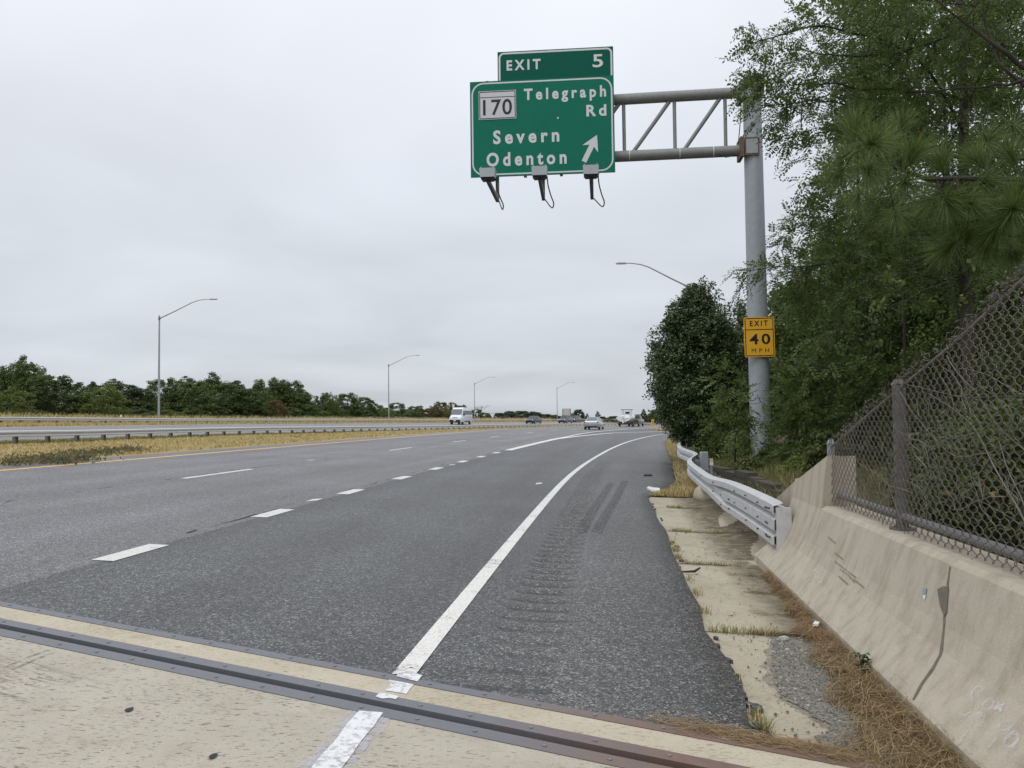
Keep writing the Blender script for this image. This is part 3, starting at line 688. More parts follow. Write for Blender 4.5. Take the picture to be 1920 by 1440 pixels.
def wall_stroke(name, pix, w, mat, parent=bar, proud=.005, widths=None):
    pts = [];
    P_ = np.array(pix, float); k = np.linspace(0, len(P_) - 1, max(6, 4 * len(P_)))
    X = np.interp(k, range(len(P_)), P_[:, 0]); Y = np.interp(k, range(len(P_)), P_[:, 1])
    for a, b in zip(X, Y):
        q = on_wall(a, b, proud)
        if q is not None: pts.append(q)
    pts = np.array(pts)
    tg = np.gradient(pts, axis=0); v = []; wd = np.full(len(pts), w) if widths is None else np.interp(np.linspace(0, 1, len(pts)), np.linspace(0, 1, len(widths)), widths)
    for p, d, ww in zip(pts, tg, wd):
        nrm = np.array([-math.cos(.13), -.02, .5]); nrm /= np.linalg.norm(nrm); sd_ = np.cross(nrm, d); sd_ /= np.linalg.norm(sd_) + 1e-9
        v += [p + sd_ * ww / 2, p - sd_ * ww / 2]
    n = len(pts); f = [[2 * i, 2 * i + 1, 2 * i + 3, 2 * i + 2] for i in range(n - 1)]
    return v, f
def wall_mark(name, strokes, w, mat, proud=.005):
    mb = MB()
    for sk in strokes:
        v, f = wall_stroke(name, sk, w, mat, bar, proud); mb.add(v, f)
    return mb.build(name, mat, bar, origin=bar.location)
def ell(cx, cy, rx, ry, rot=0, n=12, a0=0, a1=360):
    o = []
    for i in range(n + 1):
        w = math.radians(a0 + (a1 - a0) * i / n); x, y = rx * math.cos(w), ry * math.sin(w); c, s_ = math.cos(math.radians(rot)), math.sin(math.radians(rot)); o.append((cx + c * x - s_ * y, cy + s_ * x + c * y))
    return o
wall_mark('survey_paint_number', [[(1848, 1302), (1840, 1290), (1830, 1289), (1822, 1300), (1823, 1318), (1820, 1335), (1808, 1343), (1795, 1340), (1794, 1330)],
    ell(1853, 1322, 12, 8, -45), ell(1834, 1350, 14, 9, -50), [(1862, 1328), (1884, 1322)], [(1870, 1318), (1878, 1335)], ell(1885, 1362, 13, 9, -20), ell(1896, 1388, 17, 10, -50),
    [(1800, 1392), (1815, 1368)], [(1854, 1402), (1868, 1382)]], .018, M['chalk'], .003)
wall_mark('survey_paint_number', [[(1532, 1068), (1526, 1069), (1522, 1078), (1518, 1088), (1509, 1092)], ell(1532, 1079, 6, 4, -45, 8), ell(1538, 1088, 6, 4, -45, 8), [(1545, 1080), (1538, 1100), (1530, 1112)], [(1519, 1095), (1498, 1120)], [(1541, 1072), (1546, 1082)]], .013, M['chalk'], .003)
M['scuff'] = worn_paint('brown_scuff', (.24, .165, .09), (.42, .38, .31), .75, 40)
wall_mark('tyre_scuff', [[(1565, 1052), (1585, 1068), (1605, 1083)], [(1575, 1067), (1590, 1078), (1602, 1092)], [(1565, 1036), (1580, 1048)], [(1572, 1080), (1590, 1096)], [(1552, 1006), (1566, 1018)], [(1600, 1085), (1620, 1102)]], .008, M['scuff'])
M['sealant'] = simple('dark_joint_sealant', (.16, .145, .115), .9, .2, var=.35, scale=25)
v, f = wall_stroke('wall_joint', [(1781, 1062), (1778, 1085), (1772, 1130), (1770, 1170), (1764, 1225), (1748, 1255), (1728, 1282), (1712, 1312)], .014, None, proud=.004, widths=[.012, .010, .018, .013, .019, .014, .024, .019, .028, .021, .026, .016])
mb = MB(); mb.add(v, f); mb.build('wall_joint', M['sealant'], bar, origin=bar.location)
v = [on_wall(*p, .006) for p in ((1757, 1105), (1768, 1099), (1778, 1100), (1775, 1148), (1770, 1156), (1762, 1135))]
mb = MB(); mb.add(v, [list(range(6))]); mb.build('broken_patch', M['sealant'], bar, origin=bar.location)
v = [on_wall(*p, .006) for p in ((1729, 1103), (1737, 1102), (1736, 1113), (1733, 1117), (1730, 1114))]
mb = MB(); mb.add(v, [list(range(5))]); mb.build('blue_paint_mark', simple('blue_grey_paint', (.25, .28, .34), .7, .3), bar, origin=bar.location)
v = [on_wall(*p, .0055) for p in ((1730, 1116), (1736, 1115), (1733, 1126))]
mb = MB(); mb.add(v, [[0, 1, 2]]); mb.build('white_drip', M['litter'], bar, origin=bar.location)
# concrete lump of the old kerb end and stepped dark blocks behind the guardrail
def lump(px0, px1, ytop, ybase, name, label, cat, mat):
    g = ground((px0 + px1) / 2, ybase); d = g[1]; w = (px1 - px0) / F * d; h = (ybase - ytop) / F * d
    rings = []
    for k, sc in ((-.03, 1.0), (.35 * h, .96), (.75 * h, .80), (h, .52)):
        rings.append([(math.cos(a) * w / 2 * sc * (.9 + .1 * math.cos(3 * a)), math.sin(a) * .33 * sc, k) for a in np.linspace(0, 2 * np.pi, 13)[:-1]])
    mb = MB(); mb.loft(rings); o = mb.build(name, mat, None, smooth=True, loc=g); return tag(o, label, cat)
lump(1298, 1345, 912, 936, 'kerb_end', 'rounded tan concrete kerb end in dry grass under the white guardrail', 'kerb', M['slab'])
bk = empty('block_wall', at(1400, 925, 11.5), 0, 'low stepped wall of dark grey blocks behind the white guardrail', 'retaining wall')
block_me = {}
courses = [(878, 1338, 1372), (886, 1352, 1412), (897, 1372, 1432), (908, 1392, 1458), (921, 1402, 1470), (936, 1402, 1476)]
for i, (y, x0, x1) in enumerate(courses):
    x = x0
    while x < x1 - 6:
        w = min(28 + (i % 2) * 6, x1 - x); dd = lambda X: 17.6 - (X - 1338) * .034
        a, b = at(x, y, dd(x)), at(x + w - 1.0, y, dd(x + w)); a[2] = b[2] = max(a[2], b[2]); hgt = (courses[i + 1][0] - y if i + 1 < len(courses) else 16) / F * dd(x) + .02
        u = b - a; L = np.linalg.norm(u[:2]); mb = MB(); mb.box((0, 0, -hgt / 2), (L - .012, .2, hgt - .008), bev=.004)
        mid = (a + b) / 2; o = mb.build('block', M['block'], bk); o.location = [float(q) for q in (mid - np.array(bk.location))]; o.rotation_euler = (0, 0, math.atan2(u[1], u[0])); x += w + .5
# ------------------------------------------------------------------ guardrails
def beam_prof(humps, h):
    """(height, outward) around a closed thin corrugated section"""
    if humps == 2: fr = [(-.5, .0), (-.40, .075), (-.16, .075), (-.05, .005), (.05, .005), (.16, .075), (.40, .075), (.5, .0)]
    else: fr = [(-.5, .0), (-.44, .075), (-.27, .075), (-.19, .01), (-.12, .07), (.12, .07), (.19, .01), (.27, .075), (.44, .075), (.5, .0)]
    fr = [(a * h, b) for a, b in fr]; return fr + [(a, b - .010) for a, b in fr[::-1]]
def rail_panel(name, sa, tf, zf, h, mat, parent, humps=2, side=-1, k=1.0, nsub=4, lift=0.0):
    """one panel from s=sa[0] to sa[1]; side -1: the corrugation faces smaller t"""
    prof = beam_prof(humps, h); mb = MB(); rings = []
    for s in np.linspace(sa[0], sa[1], nsub):
        t = tf(s); z = zf(s); r = []
        for a, b in prof:
            x, y = xy(s, t + side * (b * k + lift)); r.append((float(x), float(y), z + a))
        rings.append(r)
    mb.loft(rings); o = mb.build(name, mat, parent, origin=parent.location); return smooth_by_angle(o, 50)
def ibeam_mesh(name, w, d, h, mat):
    mb = MB(); mb.box((0, -d / 2 + .006, h / 2), (w, .012, h)); mb.box((0, d / 2 - .006, h / 2), (w, .012, h)); mb.box((0, 0, h / 2), (.012, d - .025, h)); return mb.mesh(name, mat)
def face_rot(s): return float(-heading(s))
post_me = ibeam_mesh('guard_post', .13, .20, .60, M['post_steel'])
_mb = MB(); _mb.box((0, 0, 0), (.12, .15, .26), bev=.008); blk_me = _mb.mesh('blockout', M['post_steel'])
def guard(label, group, t0, s0, s1, first, ztop, h, mat, both=False, step=7.62, post_to=None, pstep=1.95, side=-1, far=False):
    root = empty('guardrail', W(s0, t0), 0, label, 'guardrail', group); L = np.array(root.location)
    tf = lambda s: t0; zf = lambda s: float(H(s, t0)) + ztop - h / 2
    s = s0
    while s < s1 - 1:
        e = min(s + step, s1); rail_panel('rail', (s, e + .12), tf, zf, h, mat, root, 2, side, 1.5, nsub=3 if step < 10 else 5, lift=.004 * (int(round((s - s0) / step)) % 2))
        if both: rail_panel('rail', (s, e + .12), lambda q: t0 + .42, zf, h, mat, root, 2, 1, nsub=3, lift=.004 * (int(round((s - s0) / step)) % 2))
        s = e
    s = first
    while s > s0 + pstep: s -= pstep
    while s < (post_to or s1):
        tp = t0 + .20 if both or side < 0 else t0 - .20
        p = W(s, tp); q = link('post', post_me, root, p - L + np.array([0, 0, -.09]), -float(heading(s)) + math.pi / 2 + math.pi / 2)
        if not far and s < 75: link('blockout', blk_me, root, np.array([*xy(s, t0 + .075), float(H(s, t0)) + ztop - h / 2]) - L, -float(heading(s)))
        s += pstep
    return root
guard('long grey double guardrail in the dry grass of the median, left of the through lanes', None, 21.25, 6, 262, 33.2, .59, .27, M['rail'], True)
guard('grey guardrail on the far edge of the opposite road in front of the trees', None, 46.0, 18, 268, 59.5, .61, .29, M['rail'], False, 11.43, far=True, post_to=215)

# right hand guardrail: three-ridged end section bolted to the barrier, then an ordinary rail that jogs away
gt_ = smooth_tab(1.0, (7.7, -6.10), (12, -6.10), (19.0, -6.10), (20.2, -6.28), (21.2, -6.52), (22.2, -6.50), (24, -6.28), (26, -6.35), (32, -6.75), (42, -7.3), (60, -7.7), (78, -9.4))
gz_ = smooth_tab(1.0, (7.7, .37), (9, .37), (10.9, .345), (12.6, .30), (14.4, .20), (16, .205), (18, .215), (20, .26), (22, .265), (24, .31), (30, .33), (42, .34), (60, .26), (78, .16))
wg = empty('guardrail', W(10, -5.9), 0, 'pale guardrail curving from the concrete barrier along the right shoulder', 'guardrail')
WL = np.array(wg.location)
# three-ridged section, lofted so that it narrows into the two-ridged rail
def thrie_ring(s, k):
    a = beam_prof(3, .44); b = beam_prof(2, .315); bb = [b[0], b[1], b[2], b[3], ((b[3][0] + b[4][0]) / 2 - .01, b[3][1]), ((b[3][0] + b[4][0]) / 2 + .01, b[4][1])] + b[4:8]
    bb = bb + [(p, q - .010) for p, q in bb[::-1]]
    zt = gz_(s); t = gt_(s); r = []
    for (p, q), (p2, q2) in zip(a, bb):
        h = (p - .44 / 2) * (1 - k) + (p2 - .315 / 2) * k; o = (q * (1 - k) + q2 * k) * 1.15
        x, y = xy(s, t + o); r.append((float(x), float(y), float(zt + h)))
    return r
mb = MB(); mb.loft([thrie_ring(s, 0) for s in np.linspace(8.82, 12.4, 9)]); smooth_by_angle(mb.build('thrie_rail', M['rail_white'], wg, origin=wg.location), 60)
mb = MB(); mb.loft([thrie_ring(s, k) for s, k in zip(np.linspace(12.4, 14.5, 7), np.linspace(0, 1, 7))]); smooth_by_angle(mb.build('transition_rail', M['rail_white'], wg, origin=wg.location), 60)
for a, b, m_ in ((14.5, 17.6, 'rail_white'), (17.6, 21.4, 'rail_white'), (21.4, 25, 'rail'), (25, 32, 'rail'), (32, 42, 'rail'), (42, 60, 'rail'), (60, 78, 'rail')):
    mb = MB(); mb.loft([thrie_ring(s, 1) for s in np.linspace(a, b + .1, 12)]); smooth_by_angle(mb.build('rail', M[m_], wg, origin=wg.location), 60)
# end shoe: the thick grey bracket between the rail's end and the barrier
def stbox(mb, s0, s1, t0, t1, z0, z1):
    mb.hexa([(*[float(q) for q in xy(s, t)], z) for z in (z0, z1) for s, t in ((s0, t0), (s1, t0), (s1, t1), (s0, t1))][:8])
mb = MB(); stbox(mb, 8.76, 8.825, -6.185, -6.045, -.085, .315); stbox(mb, 8.825, 9.3, -6.17, -6.11, -.05, .30); mb.build('end_shoe', M['rail_white'], wg, origin=wg.location)
mb = MB(); rr_ = [thrie_ring(8.825, 0), [(x, y, z * .94 + .14 * .06) for x, y, z in thrie_ring(8.79, 0)]]; mb.loft(rr_); mb.build('rolled_end', M['rail_white'], wg, origin=wg.location)
mb = MB(); stbox(mb, 8.9, 9.2, -6.235, -6.18, -.10, .26); mb.build('backing_plate', M['dark_metal'], wg, origin=wg.location)
# bolts and slots along the ridges
mb = MB()
for s in (8.93, 9.05, 9.6, 10.4, 11.3, 11.8, 12.7, 13.6, 15.5):
    for dz in (-.075, -.22, -.36):
        if (s > 13 and dz < -.25) or rnd.random() < .15: continue
        for da in (0, .07) if s in (9.05, 11.8, 13.6) else (0,):
            k = min(max((s - 12.4) / 2.1, 0), 1); zt = gz_(s); z = zt + dz * (1 - .1 * k) + rnd.uniform(-.01, .01); t = gt_(s) + .088; p = (*xy(s + da, t), z); q = (*xy(s + da, t + .016), z)
            mb.tube([p, q], [.011, .008], 6)
bb_ = mb.build('bolt_heads', M['dark_metal'], wg, origin=wg.location); bb_['kind'] = 'stuff'
for s in (11.3, 12.3, 13.3, 14.4, 16.2, 18.1, 20.0, 21.5, 23, 25, 27, 29, 31, 33, 36, 39, 42):
    p = W(s, gt_(s) - .27); z0 = p[2] - .15; mb = MB(); mb.box((0, 0, .30), (.12, .15, .75)); link('post', mb.mesh('wood_post', M['block'] if s < 15 else M['post_steel']), wg, (p[0] - WL[0], p[1] - WL[1], gz_(s) - .80 - WL[2]), -float(heading(s)))
    mb = MB(); mb.box((0, 0, 0), (.14, .16, .26), bev=.008); link('blockout', mb.mesh('blockout', M['block'] if s < 15 else M['galv_dark']), wg, np.array([*xy(s, gt_(s) - .10), gz_(s) - .22]) - WL, -float(heading(s)))
dl = at(1334, 866, 16.6)
dr = empty('delineator', (dl[0], dl[1], -.3), 0, 'small yellow and white roadside marker tag on a post behind the guardrail', 'marker')
mb = MB(); mb.box((0, .02, (dl[2] + .3) / 2), (.04, .02, dl[2] + .3)); mb.build('post', M['galv'], dr)
mb = MB(); mb.box((0, 0, dl[2] + .33), (.065, .012, .075)); mb.build('yellow_face', simple('faded_yellow_sheet', (.55, .50, .25), .5, .4), dr)
mb = MB(); mb.box((0, 0, dl[2] + .262), (.065, .012, .06)); mb.build('white_face', M['litter'], dr)
dp = at(1320, 858, 18.2); mb = MB(); mb.box((0, 0, (dp[2] + .4) / 2), (.16, .16, dp[2] + .45), bev=.01); o = mb.build('steel_post', M['galv'], None, loc=(dp[0], dp[1], -.3)); tag(o, 'stout grey rail post beside the yellow roadside marker', 'post')

# ------------------------------------------------------------------ gantry, exit sign, sign lights, speed sign
PX, PD = 1425, 24.5
def gd(px): return PD + (PX - px) / F * PD * .09            # the arm swings a little away from the camera
base = at(1427, 850, PD); bs_, bt_ = st(base[0], base[1]); base[2] = float(H(bs_, bt_)) - .05
GN = np.array([-math.sin(.09), -math.cos(.09), 0])           # towards oncoming traffic
GU = np.array([math.cos(.09), -math.sin(.09), 0])
gan = empty('sign_gantry', base, 0, 'tall grey cantilever gantry pole and truss holding the green exit sign', 'sign gantry')
G = lambda px, py, back=0.0: at(px, py, gd(px)) - GN * back
top = at(1409, 150, PD)
mb = MB(); mb.tube([base, base * .5 + top * .5, top], [.305, .285, .262], 28); smooth_by_angle(mb.build('pole', M['pole'], gan, origin=base), 40)
mb = MB(); mb.tube([top, top + np.array([0, 0, .05])], [.285, .26], 28); smooth_by_angle(mb.build('pole_cap', M['truss'], gan, origin=base), 40)
uc = [G(1392, 173.5), G(1200, 184.5), G(900, 203)]; lc = [G(1392, 282.5), G(1170, 293), G(900, 306)]
for n_, c in (('upper_chord', uc), ('lower_chord', lc)):
    mb = MB(); mb.tube(c, .165, 18); smooth_by_angle(mb.build(n_, M['truss'], gan, origin=base), 50)
def chord_y(c, px):
    xs = [1392, 1190 if c is uc else 1170, 900]; ys = [173.5, 184.5, 203] if c is uc else [282.5, 293, 306]; return float(np.interp(-px, [-q for q in xs], ys))
for a, b in ((1171, 1171), (1266, 1266), (1361, 1361), (1076, 1076), (981, 981)):
    mb = MB(); mb.tube([G(a - 2, chord_y(uc, a)), G(b, chord_y(lc, b))], .055, 10); smooth_by_angle(mb.build('strut', M['truss'], gan, origin=base), 50)
for a, b in ((1182, 1262), (1278, 1356), (1087, 1167), (992, 1070), (905, 975)):
    mb = MB(); mb.tube([G(a, chord_y(lc, a)), G(b, chord_y(uc, b))], .062, 10); smooth_by_angle(mb.build('diagonal', M['truss'], gan, origin=base), 50)
for y0, y1, m_ in ((264, 297, 'rust'), (158, 190, 'galv_dark')):
    c = (G(1402, y0) + G(1402, y1)) / 2; hgt = abs(G(1402, y0)[2] - G(1402, y1)[2])
    R = np.array([GU, -GN, [0, 0, 1]]).T
    mb = MB(); mb.box(c + GN * .31 + GU * .06, (.42, .05, hgt), M=R); mb.box(c + GN * .02 - GU * .22, (.10, .66, hgt + .06), M=R); mb.box(c + GN * .335 + GU * .06, (.30, .012, hgt * .72), M=R)
    mb.build('bracket', [M[m_]], gan, origin=base)
    mb = MB(); mb.box(c + GN * .338 + GU * .06, (.33, .012, hgt * .8), M=R); mb.build('bracket_face', M['pole'], gan, origin=base)
for px in (1180, 1274, 1337):
    p = G(px, chord_y(lc, px)); mb = MB(); mb.tube([p - GU * .012, p + GU * .012], .172, 16); mb.build('cable_strap', M['sign_white'], gan, origin=base)
mb = MB(); q0 = G(1388, 200, -.12); mb.tube([q0, G(1386, 235, -.15), G(1383, 272, -.12)], .014, 6); mb.tube([G(1345, 292, -.1), G(1360, 297, -.1), G(1380, 293, -.1)], .012, 6); mb.build('cable', M['dark_metal'], gan, origin=base)

def frame_of(tl, tr, bl):
    u = tr - tl; w = np.linalg.norm(u); u = u / w; dn = bl - tl; dn = dn - u * (dn @ u); h = np.linalg.norm(dn); zz = -dn / h; n = np.cross(zz, u)   # n = Y axis (away from the viewer)
    return u, n, zz, w, h
def rooted(name, tl, u, n, zz, label, cat):
    o = empty(name, tl, 0, label, cat); o.matrix_world = Matrix(((u[0], n[0], zz[0], tl[0]), (u[1], n[1], zz[1], tl[1]), (u[2], n[2], zz[2], tl[2]), (0, 0, 0, 1))); return o
FRONT = -.0
_cap = [None]
def text_data(txt, bold=.033, track=1.0):
    cu = bpy.data.curves.new('lettering', 'FONT'); cu.body = txt; cu.size = 1.0; cu.space_character = track; cu.offset = bold; cu.extrude = .0; cu.resolution_u = 4
    ob = bpy.data.objects.new('lettering', cu); COL.objects.link(ob); bpy.context.view_layer.update(); dg = bpy.context.evaluated_depsgraph_get()
    me = bpy.data.meshes.new_from_object(ob.evaluated_get(dg)); bpy.data.objects.remove(ob); v = np.empty(len(me.vertices) * 3, np.float32); me.vertices.foreach_get('co', v); v = v.reshape(-1, 3)
    f = [list(p.vertices) for p in me.polygons]; return v, f
def lettering(txt, x0, x1, zb, cap, mat, parent, y=-.006, bold=.033, track=1.0, th=.004):
    """words fitted between x0 and x1, capitals cap high standing on zb; front faces -Y"""
    c, _ = text_data('T', bold); ch = c[:, 1].max() - 0
    v, f = text_data(txt, bold, track); v = v.copy(); sx = (x1 - x0) / (v[:, 0].max() - v[:, 0].min()); vx = x0 + (v[:, 0] - v[:, 0].min()) * sx; vz = zb + v[:, 1] * cap / ch
    n = len(v); V = np.concatenate([np.stack([vx, np.full(n, y), vz], -1), np.stack([vx, np.full(n, y + th), vz], -1)])
    cnt = {}
    for p in f:
        for i in range(len(p)): cnt[(p[i], p[(i + 1) % len(p)])] = 1
    sides = [[b, a, a + n, b + n] for (a, b) in cnt if (b, a) not in cnt]
    fs = [list(p) for p in f] + sides
    # text faces look along +Z in the font plane; here that is -Y
    me = new_mesh('lettering', V, fs, [mat]); return link('lettering', me, parent)
def ring_border(w, h, x0, z0, inset, bw, rad, y, mat, parent, name='border', open_bottom=False, th=.004):
    def rr(i, r):
        pts = []
        for cx, cz, a0 in ((x0 + w - i - r, z0 - i - r, 0), (x0 + i + r, z0 - i - r, 90), (x0 + i + r, z0 - h + i + r, 180), (x0 + w - i - r, z0 - h + i + r, 270)):
            for k in range(7):
                a = math.radians(a0 + 15 * k); pts.append((cx + r * math.cos(a), cz + r * math.sin(a)))
        return pts
    if open_bottom:
        o = rr(inset, rad); i_ = rr(inset + bw, max(rad - bw, .005))
        o = [(x0 + w - inset, z0 - h)] + o[:14] + [(x0 + inset, z0 - h)]; i_ = [(x0 + w - inset - bw, z0 - h)] + i_[:14] + [(x0 + inset + bw, z0 - h)]
    else: o = rr(inset, rad); i_ = rr(inset + bw, max(rad - bw, .005))
    n = len(o); v = [(a, y, b) for a, b in o] + [(a, y, b) for a, b in i_] + [(a, y + th, b) for a, b in o] + [(a, y + th, b) for a, b in i_]; f = []
    for k in range(n if not open_bottom else n - 1):
        j = (k + 1) % n; f += [[k, j, n + j, n + k], [k, 2 * n + k, 2 * n + j, j], [n + k, n + j, 3 * n + j, 3 * n + k]]
    return link(name, new_mesh(name, v, f, [mat]), parent)
SF = .46                                                    # the panel hangs in front of the truss
sg = lambda px, py: at(px, py, gd(px) - SF)
tl, tr_, bl = sg(881, 154), sg(1150.5, 141), sg(881, 333)
u, n_, zz, SW, SH = frame_of(tl, tr_, bl)
es = rooted('exit_sign', tl, u, n_, zz, 'large green exit sign for Telegraph Rd, Severn and Odenton on the gantry', 'road sign')
sxp = SW / 269.5; szp = SH / 179.5                          # metres per photograph pixel on the panel
def lx(px): return (px - 881) * sxp
def lz(px, py): return -(py - (154 - (px - 881) / 269.5 * 13)) * szp
mb = MB(); mb.box((SW / 2, .02, -SH / 2), (SW, .04, SH)); mb.build('panel', M['green_sign'], es)
mb = MB()
for x in (.12, .38, .63, .88): mb.box((SW * x, .09, -SH / 2), (.09, .10, SH * 1.02))
mb.build('back_beam', M['galv_dark'], es)
ring_border(SW, SH, 0, 0, .045, .045, .36, -.004, M['sign_white'], es)
for txt, x0, x1, px, py, cap, tr2 in (('Telegraph', 983, 1136, 986, 187.0, 20.5, 1.5), ('Rd', 1099, 1136, 1101, 217.0, 20.5, 1.45), ('Severn', 924, 1048, 930, 269.5, 24.5, 1.5), ('Odenton', 911, 1061, 920, 311.5, 24.5, 1.5)):
    lettering(txt, lx(x0), lx(x1), lz(px, py), cap * szp, M['sign_white'], es, -.005, .033, tr2)
def arrow_pts():
    tip = np.array([lx(1118), lz(1118, 252)]); tail = np.array([lx(1093), lz(1093, 302)]); d = tip - tail; L = np.linalg.norm(d); d /= L; n = np.array([-d[1], d[0]]); sw, hw, hl = .075, .26, .46
    return [tip, tip - d * hl - n * hw, tip - d * (hl - .10) - n * sw, tail - n * sw, tail + n * sw, tip - d * (hl - .10) + n * sw, tip - d * hl + n * hw][::-1]
a = arrow_pts(); mb = MB(); mb.poly([(p[0], -.006, p[1]) for p in a], (0, -1, 0), .005); mb.build('arrow', M['sign_white'], es)
x0, x1 = lx(897.5), lx(968); z1, z0 = lz(930, 170.5), lz(930, 224)
shd = (lambda: (MB().box(((x0 + x1) / 2, -.008, (z0 + z1) / 2), (x1 - x0, .012, z1 - z0)).build('route_shield', M['shield_white'], es)))()
bwid = .022; wi, hi = x1 - x0, z1 - z0
ring_border(wi, hi, x0, z1, .018, .024, .03, -.017, M['black'], shd, 'shield_border')
mb = MB(); mb.box(((x0 + x1) / 2, -.016, z1 - hi * .225), (wi - .06, .004, .018)); mb.build('shield_bar', M['black'], shd)
lettering('170', x0 + wi * .115, x1 - wi * .11, z0 + hi * .16, hi * .53, M['black'], shd, -.018, .012, 1.1)
mb = MB(); mb.tube([(lx(1046), -.01, lz(1046, 221)), (lx(1046), 0, lz(1046, 221))], .028, 8); mb.build('clip', M['sign_white'], es)
# exit number tab on top
tw0, tw1 = lx(934), SW; th_ = .90 * 54 / 54 * (54 * szp) / .90
tab_ = (lambda: (MB().box(((tw0 + tw1) / 2, .02, th_ / 2 + .002), (tw1 - tw0, .035, th_)).build('exit_tab', M['green_tab'], es)))()
ring_border(tw1 - tw0, th_, tw0, th_ + .002, .03, .055, .17, -.002, M['sign_white'], tab_, 'border', True)
zb = lambda px, py: -(py - (154 - (px - 881) / 269.5 * 13)) * szp
lettering('EXIT', lx(951), lx(1015), zb(955, 131.5), 18.5 * szp, M['sign_white'], tab_, -.004, .034, 1.5)
lettering('5', lx(1112), lx(1131.5), zb(1120, 125.5), 23.5 * szp, M['sign_white'], tab_, -.004, .016)
# sign lights
def lamp_unit(bx, by, rx, ry, lbl):
    f_ = at(bx, by, 23.0); r_ = at(rx, ry, 25.15); f_ = np.array([f_[0], f_[1], r_[2] + .0])
    root = empty('sign_light', r_, 0, lbl, 'sign light', 'lights under the green exit sign'); o = np.array(root.location)
    d = f_ - r_; d /= np.linalg.norm(d); R = np.array([np.cross(d, [0, 0, 1]), -d, [0, 0, 1]]).T
    mb = MB(); mb.box((r_ + f_) / 2, (.09, np.linalg.norm(f_ - r_), .11), M=R); mb.build('arm', M['dark_metal'], root, origin=o)
    c = f_ + np.array([0, 0, .15])
    mb = MB(); q = [(-.20, -.17, -.09), (.20, -.17, -.09), (.20, .17, -.09), (-.20, .17, -.09), (-.22, -.19, .16), (.22, -.19, .16), (.22, .19, .16), (-.22, .19, .16)]; mb.hexa([np.array(R) @ np.array(p) + c for p in q]); mb.build('housing', M['lamp_box'], root, origin=o)
    mb = MB(); q = [(-.15, -.12, -.15), (.15, -.12, -.15), (.15, .14, -.15), (-.15, .14, -.15), (-.20, -.175, -.088), (.20, -.175, -.088), (.20, .175, -.088), (-.20, .175, -.088)]; mb.hexa([np.array(R) @ np.array(p) + c for p in q]); mb.box(c + np.array([0, 0, -.16]), (.08, .10, .10), M=R); mb.build('base_tray', M['dark_metal'], root, origin=o)
    mb = MB()
    for sx_ in (-.17, .17): mb.box(np.array(R) @ np.array([sx_, -.17, .175]) + c, (.03, .03, .05), M=R)
    mb.build('latch', M['galv'], root, origin=o)
    hb = r_ + np.array([0, 0, .02]); mb = MB(); mb.box(hb + np.array([0, .0, .62]), (.10, .10, 1.3), M=R); mb.build('hanger', M['galv_dark'], root, origin=o)
    mb = MB(); a_ = np.array(R) @ np.diag([-1., 1, 1]); p0 = c + a_ @ np.array([.20, .1, -.05])
    P_ = [p0, p0 + a_ @ np.array([.02, .1, -.25]), p0 + a_ @ np.array([.10, .25, -.52]), p0 + a_ @ np.array([.18, .4, -.68]), p0 + a_ @ np.array([.12, .6, -.80]), r_ + np.array([.05, -.1, -.05])]
    k = np.linspace(0, 5, 26); P_ = np.array([[np.interp(i, range(6), np.array(P_)[:, c_]) for c_ in range(3)] for i in k]); 
    for _ in range(4): P_[1:-1] = (P_[:-2] + P_[1:-1] * 2 + P_[2:]) / 4
    mb.tube(P_, .018, 7); mb.build('conduit', M['dark_metal'], root, origin=o)
lamp_unit(915, 343, 933, 376, 'leftmost grey sign light under the word Odenton')
lamp_unit(1012, 340, 1019, 373, 'middle grey sign light under the green exit sign')
lamp_unit(1108, 338, 1110, 371, 'rightmost grey sign light under the white arrow of the green sign')
# exit speed sign on the pole
pf = PD - .36
tl, tr_, bl = at(1394, 595, pf), at(1451, 593.5, pf), at(1396.5, 670, pf)
u, n_, zz, w_, h_ = frame_of(tl, tr_, bl)
ss_ = rooted('exit_speed_sign', tl, u, n_, zz, 'yellow exit 40 mph advisory sign strapped to the grey gantry pole', 'road sign')
def rr_poly(w, h, r, y):
    pts = []
    for cx, cz, a0 in ((w - r, -r, 0), (r, -r, 90), (r, -h + r, 180), (w - r, -h + r, 270)):
        for k in range(5): a = math.radians(a0 + 22.5 * k); pts.append((cx + r * math.cos(a), y, cz + r * math.sin(a)))
    return pts
mb = MB(); mb.poly(rr_poly(w_, h_, .06, 0)[::-1], (0, -1, 0), .015); mb.build('panel', M['yellow_sign'], ss_)
ring_border(w_, h_, 0, 0, .028, .022, .04, -.004, M['black'], ss_, 'border')
mb = MB(); mb.box((w_ / 2, -.003, -h_ * .315), (w_ - .08, .003, .022)); mb.build('divider', M['black'], ss_)
lettering('EXIT', w_ * .20, w_ * .79, -h_ * .225, h_ * .135, M['black'], ss_, -.005, .02, 1.45); lettering('40', w_ * .17, w_ * .85, -h_ * .675, h_ * .25, M['black'], ss_, -.005, .02, 1.3); lettering('MPH', w_ * .23, w_ * .80, -h_ * .89, h_ * .105, M['black'], ss_, -.005, -.006, 1.7)
mb = MB(); mb.box((w_ / 2, .20, -h_ * .25), (.62, .36, .05)); mb.box((w_ / 2, .20, -h_ * .75), (.62, .36, .05)); mb.build('strap', M['galv_dark'], ss_)

